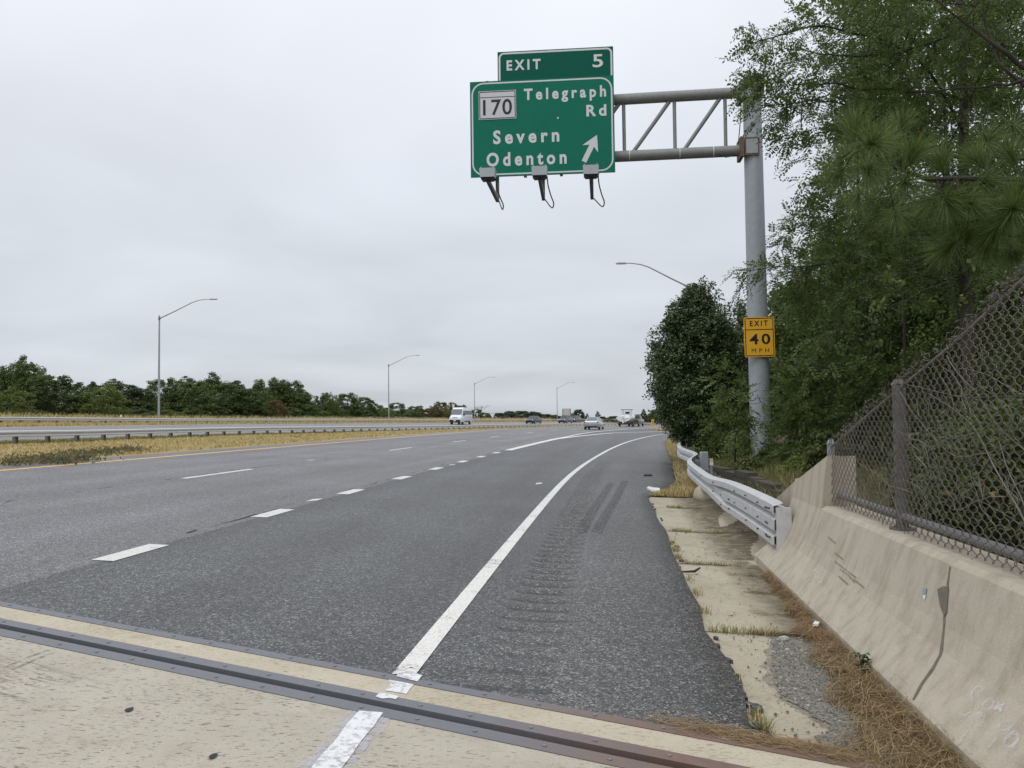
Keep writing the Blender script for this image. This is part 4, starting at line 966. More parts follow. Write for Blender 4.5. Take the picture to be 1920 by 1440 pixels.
# ------------------------------------------------------------------ street lamps
def lamp_proto():
    r = empty('street_lamp')
    mb = MB(); mb.tube([(0, 0, 0), (0, 0, 5.5), (0, 0, 11.6)], [.13, .105, .075], 12); mb.tube([(0, 0, 0), (0, 0, .25)], [.2, .17], 12); smooth_by_angle(mb.build('pole', M['galv'], r), 40)
    pts = [(0, 0, 11.25), (1.8, 0, 12.1), (3.5, 0, 12.95), (4.2, 0, 13.18), (5.0, 0, 13.28), (5.5, 0, 13.28)]
    mb = MB(); mb.tube(pts, [.07, .06, .05, .045, .04, .04], 8); smooth_by_angle(mb.build('arm', M['galv'], r), 40)
    mb = MB(); mb.tube([(0, 0, 11.1), (0, 0, 11.4)], .12, 10); mb.build('collar', M['galv_dark'], r)
    mb = MB(); rings = []
    for x, w, h in ((5.35, .06, .05), (5.5, .14, .07), (5.8, .17, .08), (6.1, .13, .06), (6.2, .05, .03)): rings.append([(x, -w, 13.27), (x, -w * .8, 13.27 + h), (x, w * .8, 13.27 + h), (x, w, 13.27), (x, w * .7, 13.21), (x, -w * .7, 13.21)])
    mb.loft(rings); smooth_by_angle(mb.build('luminaire', M['lamp_box'], r), 50)
    return r
LP0 = lamp_proto()
lamps = [(297.5, 787, 47.6, 561, 'tallest grey street lamp on the left, its arm reaching right above the trees', 0, None),
         (729, 790, 48.0, 666, 'second tallest grey street lamp, left of the white van', 0, None),
         (890, 790, 48.0, 706.5, 'grey street lamp just right of the white van', 0, None),
         (1045, 790, 48.0, 716.5, 'farthest street lamp beside the bare sign back', 0, None)]
for i, (px, py, t, ytop, lbl, rz, _) in enumerate(lamps):
    o = LP0 if i == 0 else copy_tree(LP0)
    p = curtain(px, py, t); d = p[1]; z0 = float(H(*st(p[0], p[1]))); zt = at(px + 60, ytop, d)[2]; sc = (zt - z0) / 13.3
    o.location = (p[0], p[1], z0); o.scale = (sc, sc, sc); o.rotation_euler = (0, 0, 0.0 if i < 2 else .05); tag(o, lbl, 'street lamp', 'street lamps along the highway')
o = copy_tree(LP0); d = 62.0; p = at(1304, 790, d); z0 = float(H(*st(p[0], p[1]))); zt = at(1180, 493, d)[2]; sc = (zt - z0) / 13.3
o.location = (p[0], p[1], z0); o.scale = ((145 / F * d) / 6.2, sc, sc); o.rotation_euler = (0, 0, math.pi); tag(o, 'street lamp on the right whose arm rises from behind the round tree', 'street lamp', 'street lamps along the highway')
# ------------------------------------------------------------------ chain link fence on the barrier
FT = -6.42
f_top = tab((0, 2.55), (3.2, 2.3), (4.65, 1.85), (5.3, 1.66), (6.4, 1.39), (8.2, .93))
fz0 = lambda s: float(H(s, -5.93)) + .70
fen = empty('chain_link_fence', W(6, FT), 0, 'rusty chain link fence rising towards the right on top of the concrete barrier', 'fence')
FO = np.array(fen.location)
def fp(s, z, out=0.0): x, y = xy(s, FT + out); return np.array([float(x), float(y), z])
for s, r, m_, hx in ((8.2, .032, 'galv', .02), (6.4, .042, 'post_dark', .02), (4.565, .024, 'pole', .05), (2.4, .045, 'galv_dark', .02)):
    mb = MB(); zt = float(f_top(s)) + hx; b = fp(s, fz0(s)); mb.tube([b, fp(s, zt)], r, 12); mb.tube([fp(s, zt - .005), fp(s, zt + .03)], [r * 1.15, r * .6], 12); mb.tube([b, b + np.array([0, 0, .015])], r * 2, 12); smooth_by_angle(mb.build('post', M[m_], fen, origin=FO), 40)
sv = [0.6, 2.4, 4.62, 6.4, 8.2]
for a, b in zip(sv[:-1], sv[1:]):
    mb = MB(); mb.tube([fp(a, float(f_top(a)) - .02), fp((a + b) / 2, float(f_top((a + b) / 2)) - .02), fp(b, float(f_top(b)) - .02)], .011, 8); smooth_by_angle(mb.build('top_rail', M['wire'], fen, origin=FO), 40)
    mb = MB(); mb.tube([fp(a, fz0(a) + .09), fp(b, fz0(b) + .09)], .026, 10); smooth_by_angle(mb.build('bottom_rail', M['galv_dark'], fen, origin=FO), 40)
# woven zigzag wires, two strands wound through each other along every row of diamonds
p_ = .047; hz_ = .036; rw = .0029
V, Fc = [], []
s = 8.17; col_i = 0; nv = 0; ang = np.array([0, 2.094, 4.189])
while s > 1.0:
    z0 = fz0(s) + .015; z1 = float(f_top(s)) + rnd.uniform(.0, .045)
    n = int((z1 - z0) / hz_); k = np.arange(0, n - 1, .25); w = k % 2
    Z1 = z0 + k * hz_ + rng.normal(0, .0012, len(k)); S1 = s - p_ * 1.08 * (.5 - .5 * np.cos(np.pi * (k + col_i % 2))) + .007 * np.sin(Z1 * 5 + s * 2) + np.interp(k, np.arange(n), rng.normal(0, .0028, n))
    O1 = .007 * np.sin(np.pi * (k + col_i % 2) + .4) + .012 * np.sin(s * 3.1 + Z1 * 4)
    x, y = xy(S1, FT - .045 * 0 + .05 + O1); P = np.stack([x, y, Z1], -1); tg = np.gradient(P, axis=0); tg /= np.linalg.norm(tg, axis=1, keepdims=True)
    nrm = np.array([-.99, -.13, 0]); a = np.cross(tg, nrm); a /= np.linalg.norm(a, axis=1, keepdims=True); b = np.cross(tg, a)
    ring = P[:, None, :] + rw * (np.cos(ang)[None, :, None] * a[:, None, :] + np.sin(ang)[None, :, None] * b[:, None, :])
    m = len(P); V.append(ring.reshape(-1, 3)); i = np.arange(m - 1)[:, None] * 3 + np.arange(3)[None, :]; i2 = np.arange(m - 1)[:, None] * 3 + (np.arange(3)[None, :] + 1) % 3
    Fc.append((np.stack([i, i2, i2 + 3, i + 3], -1) + nv).reshape(-1, 4)); nv += 3 * m
    s -= p_; col_i += 1
me = new_mesh('chain_link_mesh', np.concatenate(V) - FO, np.concatenate(Fc), [M['wire']], smooth=True); ms = link('chain_link_mesh', me, fen); ms['kind'] = 'stuff'
# dead vines climbing the mesh
def vine(pix, r, name='dead_vine', lbl=None, par=None, off=.06):
    pts = []
    for px, py in pix:
        q = _march(px, py, lambda p: st(p[0], p[1])[1] - (FT + off))
        if q is not None: pts.append(q)
    P = np.array(pts); k = np.linspace(0, len(P) - 1, 6 * len(P)); P = np.stack([np.interp(k, range(len(P)), P[:, c]) for c in range(3)], -1)
    P += rng.normal(0, .004, P.shape)
    for _ in range(3): P[1:-1] = (P[:-2] + P[1:-1] * 2 + P[2:]) / 4
    r = r * .62; mb = MB(); mb.tube(P, np.linspace(r, r * .45, len(P)), 5); return mb
vr = empty('dead_vine', fp(5.2, fz0(5.2)), 0, 'tangle of dead grey vine stems woven through the chain link fence', 'vine'); VO = np.array(vr.location)
for pix, r in (([(1925, 985), (1880, 900), (1850, 850), (1828, 800), (1790, 770), (1740, 735)], .0065), ([(1925, 960), (1890, 880), (1870, 820), (1905, 770), (1830, 720)], .0045), ([(1700, 1010), (1680, 950), (1662, 900), (1640, 880)], .0045),
               ([(1740, 880), (1712, 850), (1700, 800), (1690, 760)], .004), ([(1850, 850), (1800, 858), (1772, 845), (1745, 810)], .004), ([(1790, 770), (1782, 735), (1760, 700)], .0035), ([(1900, 870), (1885, 920), (1915, 960)], .004),
               ([(1925, 740), (1880, 720), (1850, 700), (1800, 690)], .004), ([(1625, 960), (1610, 925), (1600, 900)], .003), ([(1700, 720), (1760, 735), (1810, 745), (1925, 742)], .003), ([(1655, 985), (1660, 930), (1658, 905)], .003), ([(1840, 900), (1800, 930), (1850, 945), (1925, 990)], .0035),
               ([(1775, 668), (1795, 700), (1830, 735), (1870, 800), (1925, 850)], .0045), ([(1690, 735), (1705, 768), (1760, 830), (1800, 845)], .004), ([(1758, 1048), (1745, 1060), (1760, 1072), (1785, 1070), (1830, 1045)], .004), ([(1690, 1010), (1710, 1035), (1745, 1030)], .005)):
    mb = vine(pix, r); mb.build('stem', M['vine'], vr, origin=VO, smooth=True)

for _ in range(26):
    x0, y0 = rnd.uniform(1640, 1925), rnd.uniform(760, 1010); x0 = max(x0, 1560 + (y0 < 950) * 40); pix = [(x0, y0)]; a = rnd.uniform(1.2, 2.6)
    for _k in range(rnd.randint(4, 8)):
        a += rnd.gauss(0, .45); pix.append((pix[-1][0] + 26 * math.cos(a), pix[-1][1] - 24 * math.sin(a)))
    pix = [p for p in pix if p[1] > 838 - (p[0] - 1551) * .82 + 14 and p[0] > 1565]
    if len(pix) > 2: vine(pix, rnd.uniform(.0028, .0052)).build('stem', M['vine'], vr, origin=VO, smooth=True)
# twigs and wire ends tangled along the sloping top of the fence
mb = MB()
for _ in range(420):
    s_ = rnd.uniform(3.4, 8.1); z_ = float(f_top(s_)) + rnd.gauss(-.015, .018); p0 = fp(s_, z_, .05 + rnd.gauss(0, .015)); a = rnd.uniform(0, 6.28); L_ = rnd.uniform(.03, .10); d = np.array([.12 * math.cos(a), math.cos(a), math.sin(a) * .35 - .15 * math.cos(a) * 2.2]) * L_
    mb.tube([p0, p0 + d * .5 + rng.normal(0, .010, 3), p0 + d], [.0026, .0024, .0014], 4, False)
tgl = mb.build('twig_tangle', M['wire'], fen, origin=FO); tgl['kind'] = 'stuff'

# ------------------------------------------------------------------ foliage helpers
def quad_leaves(c, size, aspect=.55, up=.35, bias=None, fold=True, cup=0):
    """one four-cornered leaf per centre; bias: preferred normals"""
    n = len(c); size = np.broadcast_to(size, (n,)).astype(float)
    nr = rng.normal(size=(n, 3)); nr[:, 2] += up
    if bias is not None: nr = nr * .75 + bias * 1.15
    nr /= np.linalg.norm(nr, axis=1, keepdims=True) + 1e-9
    a = np.cross(nr, rng.normal(size=(n, 3))); a /= np.linalg.norm(a, axis=1, keepdims=True) + 1e-9; b = np.cross(nr, a)
    L = size[:, None]; Wd = L * aspect
    v = np.stack([c - a * L * .5, c + b * Wd * .5 + nr * L * .08, c + a * L * .5 - nr * L * .05, c - b * Wd * .5 + nr * L * .08], 1).reshape(-1, 3)
    return v, np.arange(4 * n).reshape(n, 4)
class Leaves:
    def __init__(s): s.v = []; s.f = []; s.n = 0
    def add(s, v, f): s.v.append(v); s.f.append(f + s.n); s.n += len(v)
    def build(s, name, mat, parent=None, origin=(0, 0, 0)):
        return link(name, new_mesh(name, np.concatenate(s.v) - np.array(origin, float), np.concatenate(s.f), [mat]), parent)
    def mesh(s, name, mat): return new_mesh(name, np.concatenate(s.v), np.concatenate(s.f), [mat])
def crown_leaves(prof, H_, R, nclump, per, csize, leaf, z0=0.0, inner=.35, aspect=.6, squash=.7, jit=.0, seed=None):
    """clumps of leaves through a crown: prof(h) gives the relative radius at relative height h"""
    h = rng.random(nclump * 4); keep = rng.random(len(h)) < np.clip(prof(h), .05, 1); h = h[keep][:nclump]; n = len(h)
    an = rng.uniform(0, 2 * np.pi, n); rr = (inner + (1 - inner) * rng.random(n) ** .6) * prof(h) * R * (1 + .18 * np.sin(3 * an + 7 * h) + rng.normal(0, .08, n))
    cc = np.stack([rr * np.cos(an), rr * np.sin(an), z0 + h * H_], -1); cs = csize * rng.uniform(.6, 1.35, n)
    d = rng.normal(size=(n, per, 3)); d /= np.linalg.norm(d, axis=2, keepdims=True); r = rng.random((n, per, 1)) ** .45
    off = d * r * cs[:, None, None]; off[:, :, 2] *= squash
    pts = (cc[:, None, :] + off).reshape(-1, 3); bias = d.reshape(-1, 3) + np.array([0, 0, .55])
    return quad_leaves(pts, leaf * rng.uniform(.65, 1.3, len(pts)), aspect, .3, bias)
def trunk_mb(h, r, limbs=5, spread=1.0, lean=0.0):
    mb = MB(); k = np.linspace(0, 1, 6); P = np.stack([lean * k * k + .05 * np.sin(5 * k), .04 * np.cos(4 * k), h * k], -1); mb.tube(P, r * (1 - .75 * k), 8)
    for i in range(limbs):
        q = rnd.uniform(.35, .9); b = np.array([np.interp(q, k, P[:, c]) for c in range(3)]); a = rnd.uniform(0, 6.28); L = spread * rnd.uniform(.5, 1) * (1.1 - q * .5)
        mb.tube([b, b + np.array([math.cos(a) * L * .5, math.sin(a) * L * .5, L * .35]), b + np.array([math.cos(a) * L, math.sin(a) * L, L * .8])], [r * .42, r * .28, r * .1], 6)
    return mb
round_ = lambda h: np.sqrt(np.clip(1 - ((h - .48) / .53) ** 2, 0, 1)) ** .9
upright = lambda h: np.clip(np.minimum(.45 + 1.6 * h, 1.25 * (1 - h) ** .75), 0, 1)
conic = lambda h: np.clip(1.05 * (1 - h) ** .85, .03, 1) * np.where(h < .06, .5, 1)
flat = lambda h: np.clip(.55 + .45 * np.sin(h * 17) , .15, 1) * np.clip(1.25 - h * .7, .2, 1) * np.where(h < .12, .6, 1)
shrub = lambda h: np.clip(1 - h ** 2.2, 0, 1) ** .7

# ------------------------------------------------------------------ the tree line beyond the opposite road: a few prototypes, copied with their parts
def proto(name, prof, mat, R, nclump, per, csize, leaf, z0, squash, trunk_r=.16, inner=.35):
    r = empty(name); L = Leaves(); L.add(*crown_leaves(prof, 1 * (10 - z0), R, int(nclump * 2.0), int(per * .85), csize * .72, leaf * .85, z0, inner, .7, squash)); L.build('crown', mat, r)
    trunk_mb(8.4, trunk_r, 6, R * .6).build('trunk', M['bark'], r); return r
PR = {
    'round': [proto('broadleaf_tree', round_, M['leaf_dark'], 3.7, 90, 90, .95, .34, .6, .8) for _ in range(2)] + [proto('broadleaf_tree', round_, M['leaf_mid'], 3.5, 80, 90, .95, .34, .4, .8)],
    'upright': [proto('poplar_tree', upright, M['leaf_mid'], 2.3, 80, 80, .75, .30, .3, 1.1), proto('poplar_tree', upright, M['leaf_dark'], 2.5, 85, 80, .8, .30, .3, 1.15)],
    'pine': [proto('pine_tree', flat, M['pine_far'], 3.0, 100, 75, .85, .30, 1.2, .38), proto('pine_tree', flat, M['pine_far'], 3.4, 95, 75, .9, .30, 1.8, .36)],
    'cedar': [proto('cedar_tree', conic, M['pine_far'], 2.7, 95, 80, .62, .28, .2, 1.0)],
    'yellow': [proto('yellow_green_tree', round_, M['leaf_yellow'], 3.9, 80, 90, .9, .32, .1, .9)],
    'orange': [proto('autumn_tree', round_, M['leaf_orange'], 4.0, 75, 90, .9, .32, .1, .85)],
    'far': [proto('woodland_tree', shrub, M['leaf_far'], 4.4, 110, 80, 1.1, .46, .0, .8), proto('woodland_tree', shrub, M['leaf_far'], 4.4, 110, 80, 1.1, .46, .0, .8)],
}
PR['bush'] = [proto('undergrowth_bush', shrub, M[m], 4.2, 60, 80, 1.0, .36, 0, .9) for m in ('leaf_mid', 'leaf_dark', 'leaf_yellow')]
LAND = [(0, 'by the left edge of the photo'), (42, 'below the tall pointed tree'), (100, 'left of the light green tree'), (192, 'beside the light green tree'), (246, 'left of the tallest lamp post'), (297, 'at the tallest lamp post'), (349, 'right of the tallest lamp post'), (398, 'below the yellowish green topped tree'), (444, 'left of the many pointed group'), (486, 'below the many pointed group'), (532, 'beside the orange brown tree'), (575, 'right of the orange brown tree'), (624, 'by the slim yellow green tree'), (670, 'left of the second lamp post'), (715, 'at the second lamp post'), (760, 'right of the second lamp post'), (806, 'between the reddish trees'), (850, 'left of the white van'), (895, 'behind the white van')]
def NEAR(px): return min(LAND, key=lambda q: abs(q[0] - px))[1]
used = {}
BASEW = {'round': 7.6, 'upright': 5.0, 'pine': 6.8, 'cedar': 5.4, 'yellow': 8.0, 'orange': 8.2, 'far': 9.0, 'bush': 8.6}
def place_tree(kind, px, ytop, wpx, t, label, group='trees beyond the highway', pos=None, var=0):
    if pos is None:
        q = curtain(px, 788, t)
        if q is None: return
    else: q = at(px, 788, pos)
    s, tt = st(q[0], q[1]); z0 = float(H(s, tt)) if pos is None else at(px, 794, pos)[2]; d = q[1]; zt = at(px, ytop, d)[2]
    pr = PR[kind][var % len(PR[kind])]; o = pr if id(pr) not in used else copy_tree(pr); used[id(pr)] = 1
    h = zt - z0 + .15; w = wpx / F * d
    o.location = (float(q[0]), float(q[1]), z0 - .15); o.scale = (w / BASEW[kind], w / BASEW[kind], h / 10.0); o.rotation_euler = (0, 0, rnd.uniform(0, 6.28)); tag(o, label, 'tree', group); return o
TREES = [
    ('upright', 42, 664, 60, 62, 'tall pointed dark green tree, highest of the group at the left edge', 0), ('upright', 8, 682, 70, 60, 'dark tree cut off by the left edge of the photo', 1), ('upright', 76, 695, 56, 62, 'tall leafy tree just right of the highest pointed tree', 0),
    ('yellow', 18, 728, 86, 54, 'low light yellow green tree at the left edge behind the far guardrail', 0), ('round', 100, 706, 110, 58, 'broad dark green tree between the tall pointed tree and the light green one', 1), ('round', 140, 722, 80, 62, 'lower dark tree just left of the light green tree', 0),
    ('pine', 174, 716, 46, 64, 'thin dark pine top peeking up behind the light green tree', 0), ('yellow', 192, 720, 96, 54, 'bright light green rounded tree behind the far guardrail', 0), ('pine', 214, 711, 70, 64, 'flat topped dark pine above the light green tree', 1),
    ('pine', 246, 722, 64, 60, 'ragged dark pine right of the light green tree', 0), ('round', 268, 730, 80, 60, 'dark green tree just left of the tallest lamp post', 1), ('round', 310, 711, 84, 62, 'rounded dark tree behind the tallest lamp post', 0), ('pine', 349, 706, 60, 64, 'dark pine with a spiky top right of the tallest lamp post', 1),
    ('round', 366, 716, 80, 58, 'dark green tree at the foot of the spiky pine', 0), ('upright', 398, 696, 66, 62, 'tall yellowish green topped tree midway between the two nearest lamp posts', 0), ('round', 430, 719, 76, 58, 'dark tree right of the tall yellowish green topped tree', 0), ('pine', 444, 714, 56, 64, 'small dark pine behind the left of the many pointed tree', 0),
    ('round', 462, 730, 80, 56, 'broad dark tree at the left foot of the many pointed tree', 1), ('upright', 486, 708, 54, 62, 'left stem of the many pointed dark tree group', 1), ('upright', 514, 705, 60, 62, 'highest dark tree of the many pointed group above the orange bush', 1), ('upright', 531, 709, 50, 62, 'right stem of the many pointed dark tree group', 1),
    ('orange', 517, 751, 54, 53, 'low round orange brown tree behind the far guardrail', 0), ('round', 550, 716, 66, 60, 'round dark tree right of the orange brown one', 0), ('round', 570, 738, 60, 58, 'lower dark tree between the round dark one and the pointed pair', 1),
    ('cedar', 594, 741, 36, 60, 'small pointed dark tree midway along the tree line', 0), ('upright', 610, 734, 44, 60, 'pointed dark green tree left of the slim yellow green one', 1), ('yellow', 624, 737, 30, 56, 'slim yellow green tree midway along the tree line', 0), ('round', 652, 738, 64, 60, 'rounded dark tree left of the second lamp post', 0),
    ('round', 680, 746, 56, 60, 'lower half of the dark rounded clump left of the second lamp post', 1), ('round', 704, 757, 42, 60, 'small grey green tree touching the second lamp post from the left', 2), ('yellow', 722, 764, 26, 54, 'small yellow green bush at the foot of the second lamp post', 0), ('round', 744, 756, 44, 62, 'dark tree just right of the second lamp post', 1),
    ('round', 775, 762, 34, 62, 'small dark tree left of the reddish tree', 0), ('orange', 787, 761, 24, 56, 'narrow reddish brown tree left of the white van', 0), ('round', 806, 766, 30, 62, 'small dark tree between the two reddish trees', 1), ('round', 826, 754, 44, 64, 'dark green tree top behind the orange tree by the white van', 0),
    ('orange', 820, 760, 36, 55, 'orange tinted tree just left of the white van', 0), ('orange', 848, 755, 30, 60, 'orange topped tree behind the white van', 0), ('yellow', 846, 766, 34, 55, 'yellow green tree touching the left side of the white van', 0), ('round', 866, 760, 36, 64, 'dark tree above the roof of the white van', 0),
    ('round', 893, 768, 30, 60, 'dark tree behind the lamp post right of the white van', 1), ('round', 910, 774, 28, 60, 'low dark green tree left of the white triangle sign', 0),
]
for k, px, yt, w, t, lbl, var in TREES: place_tree(k, px, yt, w, t, lbl, var=var)
# a second row deeper in the wood closes the gaps
_sk = np.array(sorted((px, yt) for k, px, yt, w, t, lbl, var in TREES if k not in ('yellow', 'orange')))
for i, (px, nm) in enumerate(LAND[:-1]):
    yt = min(float(np.interp(px, _sk[:, 0], _sk[:, 1])) + 20, 767); place_tree('round', px + 4, yt, 104 if px < 600 else 66, 74, 'dark tree deep in the wood, ' + nm, var=i)
    place_tree('bush', px + 12, 763 + max(0, px - 500) * .02, 84 if px < 600 else 56, 56.5, ['olive', 'dark green', 'yellowish'][i % 3] + ' undergrowth bush in the shade of the wood, ' + nm, 'bushes at the edge of the wood', var=i)
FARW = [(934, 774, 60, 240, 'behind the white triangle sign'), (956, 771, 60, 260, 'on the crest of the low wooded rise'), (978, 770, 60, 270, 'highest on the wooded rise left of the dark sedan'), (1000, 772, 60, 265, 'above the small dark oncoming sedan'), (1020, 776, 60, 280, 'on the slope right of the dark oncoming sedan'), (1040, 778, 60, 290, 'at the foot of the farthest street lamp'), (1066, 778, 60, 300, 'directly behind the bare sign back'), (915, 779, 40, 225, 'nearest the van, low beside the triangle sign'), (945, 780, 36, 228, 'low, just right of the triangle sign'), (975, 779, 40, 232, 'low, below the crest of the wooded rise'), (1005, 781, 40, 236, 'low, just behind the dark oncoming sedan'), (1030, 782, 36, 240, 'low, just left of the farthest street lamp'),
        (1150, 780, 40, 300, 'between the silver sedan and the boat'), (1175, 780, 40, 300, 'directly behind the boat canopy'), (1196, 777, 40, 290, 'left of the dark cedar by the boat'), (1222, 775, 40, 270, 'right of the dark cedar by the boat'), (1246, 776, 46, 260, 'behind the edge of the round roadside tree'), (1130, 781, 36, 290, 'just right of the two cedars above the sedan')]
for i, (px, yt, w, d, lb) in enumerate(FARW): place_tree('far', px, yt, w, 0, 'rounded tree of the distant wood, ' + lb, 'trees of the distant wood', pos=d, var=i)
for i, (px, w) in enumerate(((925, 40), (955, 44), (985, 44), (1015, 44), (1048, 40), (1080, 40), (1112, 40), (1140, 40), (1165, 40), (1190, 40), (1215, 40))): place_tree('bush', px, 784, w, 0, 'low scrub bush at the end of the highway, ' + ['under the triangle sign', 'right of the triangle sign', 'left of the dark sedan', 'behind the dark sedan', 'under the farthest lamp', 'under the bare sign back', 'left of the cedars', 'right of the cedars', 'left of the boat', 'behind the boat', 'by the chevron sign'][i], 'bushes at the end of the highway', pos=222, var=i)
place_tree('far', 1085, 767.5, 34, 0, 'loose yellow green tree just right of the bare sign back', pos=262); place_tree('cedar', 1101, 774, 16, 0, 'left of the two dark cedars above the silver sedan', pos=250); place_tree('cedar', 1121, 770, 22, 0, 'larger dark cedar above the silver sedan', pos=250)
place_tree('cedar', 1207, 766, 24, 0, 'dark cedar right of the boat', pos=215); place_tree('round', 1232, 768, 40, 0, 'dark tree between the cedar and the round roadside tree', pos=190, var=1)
# bare tree behind the third lamp post
bt = empty('bare_tree', (0, 0, 0), 0, 'pale bare tree with thin grey branches behind the lamp post by the van', 'tree', 'trees beyond the highway'); q = curtain(897, 788, 66); d = q[1]; z0 = at(897, 790, d)[2]; hh = at(897, 751, d)[2] - z0; bt.location = (q[0], q[1], z0)
mb = MB()
hh *= .75
def br(p, v, r, n):
    e = p + v; mb.tube([p, (p + e) / 2 + rng.normal(0, .06, 3), e], [r, r * .8, r * .55], 5)
    if n:
        for _ in range(3): br(e, v * .66 + rng.normal(0, .26, 3) * np.linalg.norm(v) * np.array([1, 1, .3]), r * .55, n - 1)
br(np.zeros(3), np.array([0, 0, hh * .36]), .16, 4); mb.build('branches', simple('pale_grey_bark', (.30, .27, .25), .9, .2), bt)

# ------------------------------------------------------------------ grass: blades as thin triangles
def blades(p, h, lean=.35, w=.012, droop=.25):
    n = len(p); h = np.broadcast_to(h, (n,)); an = rng.uniform(0, 2 * np.pi, n); ln_ = rng.normal(0, lean, (n, 2)) * h[:, None]; sd_ = np.stack([np.cos(an), np.sin(an), np.zeros(n)], -1) * np.broadcast_to(w, (n,))[:, None]
    mid = p + np.stack([ln_[:, 0] * .4, ln_[:, 1] * .4, h * .62], -1); tip = p + np.stack([ln_[:, 0], ln_[:, 1], h * (1 - droop * rng.random(n))], -1)
    v = np.stack([p - sd_, p + sd_, mid + sd_ * .7, tip, mid - sd_ * .7], 1).reshape(-1, 3); i = np.arange(n)[:, None] * 5
    return v, np.concatenate([i + np.array([0, 1, 2, 4])], 1), np.concatenate([i + np.array([4, 2, 3])], 1)
def grass(name, S, T, hgt, mat, w=.012, lean=.35, dz=0.0):
    p = W(S, T, dz); v, q, t3 = blades(p, hgt, lean, w); f = np.concatenate([np.stack([q[:, 0], q[:, 1], q[:, 2]], 1), np.stack([q[:, 0], q[:, 2], q[:, 3]], 1), t3]); o = link(name, new_mesh(name, v, f, [mat])); o['kind'] = 'stuff'; return o
def clump(n, s0, s1, t0, t1, power=2.0, k=14, sp=.13):
    m = n // k; u = rng.random(m) ** power; s = s0 + (s1 - s0) * u; t = t0 + (t1 - t0) * rng.random(m)
    S = (s[:, None] + rng.normal(0, sp, (m, k))).ravel(); T = (t[:, None] + rng.normal(0, sp, (m, k))).ravel(); return S, T
S_, T_ = clump(90000, 8, 150, 8.75, 21.5, 2.2); keep = T_ > 8.55 + .25 * rng.random(len(T_)); S_, T_ = S_[keep], T_[keep]
pn = np.sin(S_ * .43 + T_ * .9) + np.sin(S_ * .17 - T_ * .55 + 1.3) + rng.normal(0, .6, len(S_)) + (T_ - 16) * .16
g1 = pn < 1.5
grass('dry_median_grass', S_[g1], T_[g1], rng.uniform(.03, .13, g1.sum()), M['drygrass'], .010 + .00022 * S_[g1]); grass('green_median_grass', S_[~g1], T_[~g1], rng.uniform(.03, .12, (~g1).sum()), M['greengrass'], .010 + .00022 * S_[~g1])
S_, T_ = clump(26000, 20, 150, 21.4, 25.0, 1.8); grass('green_median_grass', S_, T_, rng.uniform(.05, .16, len(S_)), M['greengrass'], .012 + .00022 * S_)
S_, T_ = clump(34000, 30, 190, 42.6, 46.5, 1.6); grass('dry_far_verge_grass', S_, T_, rng.uniform(.10, .3, len(S_)), M['drygrass'], .03, .3)
S_, T_ = clump(26000, 36, 200, 47.5, 53.5, 1.5, 18, .35); grass('tall_dry_grass', S_, T_, rng.uniform(.35, 1.25, len(S_)), M['drygrass'], .035, .28)
# dark weeds on the median's edge
wp = []
for px, py, r in ((55, 862, .4), (75, 860, .4), (95, 862, .35), (118, 856, .45), (140, 852, .4), (160, 851, .35), (180, 849, .4), (200, 847, .3), (218, 843, .5), (228, 845, .4), (240, 842, .2), (30, 868, .3), (112, 866, .3), (150, 860, .3)):
    q = ground(px, py + 4); n = 260; d = rng.normal(0, 1, (n, 3)) * np.array([r, r * .8, .06]); d[:, 2] = np.abs(rng.normal(0, .07, n)) + .015; wp.append(q + d)
wp = np.concatenate(wp); L = Leaves(); L.add(*quad_leaves(wp, rng.uniform(.05, .11, len(wp)), .45, .6)); o = L.build('dark_weeds', M['weed']); o['kind'] = 'stuff'
# dry grass between the right shoulder and the guardrail, and round its posts
def scatter_px(n, poly, dz=0):
    out = []; P = np.array(poly, float)
    G = [gst(*p) for p in poly]; Ga = np.array(G)
    while len(out) < n:
        s, t = rnd.uniform(Ga[:, 0].min(), Ga[:, 0].max()), rnd.uniform(Ga[:, 1].min(), Ga[:, 1].max())
        if inside((s, t), G): out.append((s, t))
    return np.array(out)
def edge_strip(n, s0, s1, w0, w1, off=0.02, pw=1.4):
    s = s0 + (s1 - s0) * rng.random(n) ** pw; return s, t_sh(s) - off - (w0 + (w1 - w0) * (s - s0) / (s1 - s0)) * rng.random(n)
s, t = edge_strip(16000, 16.3, 60, .9, 1.4); grass('dry_shoulder_grass', s, t, rng.uniform(.04, .20, len(s)) * np.clip(.35 + (t_sh(s) - t) * 1.2, .3, 1.2), M['drygrass'], .006 + .0001 * s)
s, t = rng.uniform(9.5, 60, 15000), None; t = gt_(s) - .3 - rng.random(len(s)) * 1.8; grass('olive_bank_grass', s, t, rng.uniform(.08, .34, len(s)), M['greengrass'], .006 + .0001 * s)
s = rng.uniform(8.5, 30, 9000); t = -6.9 - rng.random(9000) * 3.2; grass('dry_bank_grass', s, t, rng.uniform(.1, .36, 9000), M['greengrass'], .006)
s, t = rng.uniform(106, 160, 5000), rng.random(5000); tt_ = (t_gore(s) + .6) * (1 - t) + np.minimum(-2.4, -.6 - (s - 104) * .12) * t; grass('gore_grass', s, tt_, rng.uniform(.1, .3, 5000), M['drygrass'], .03)
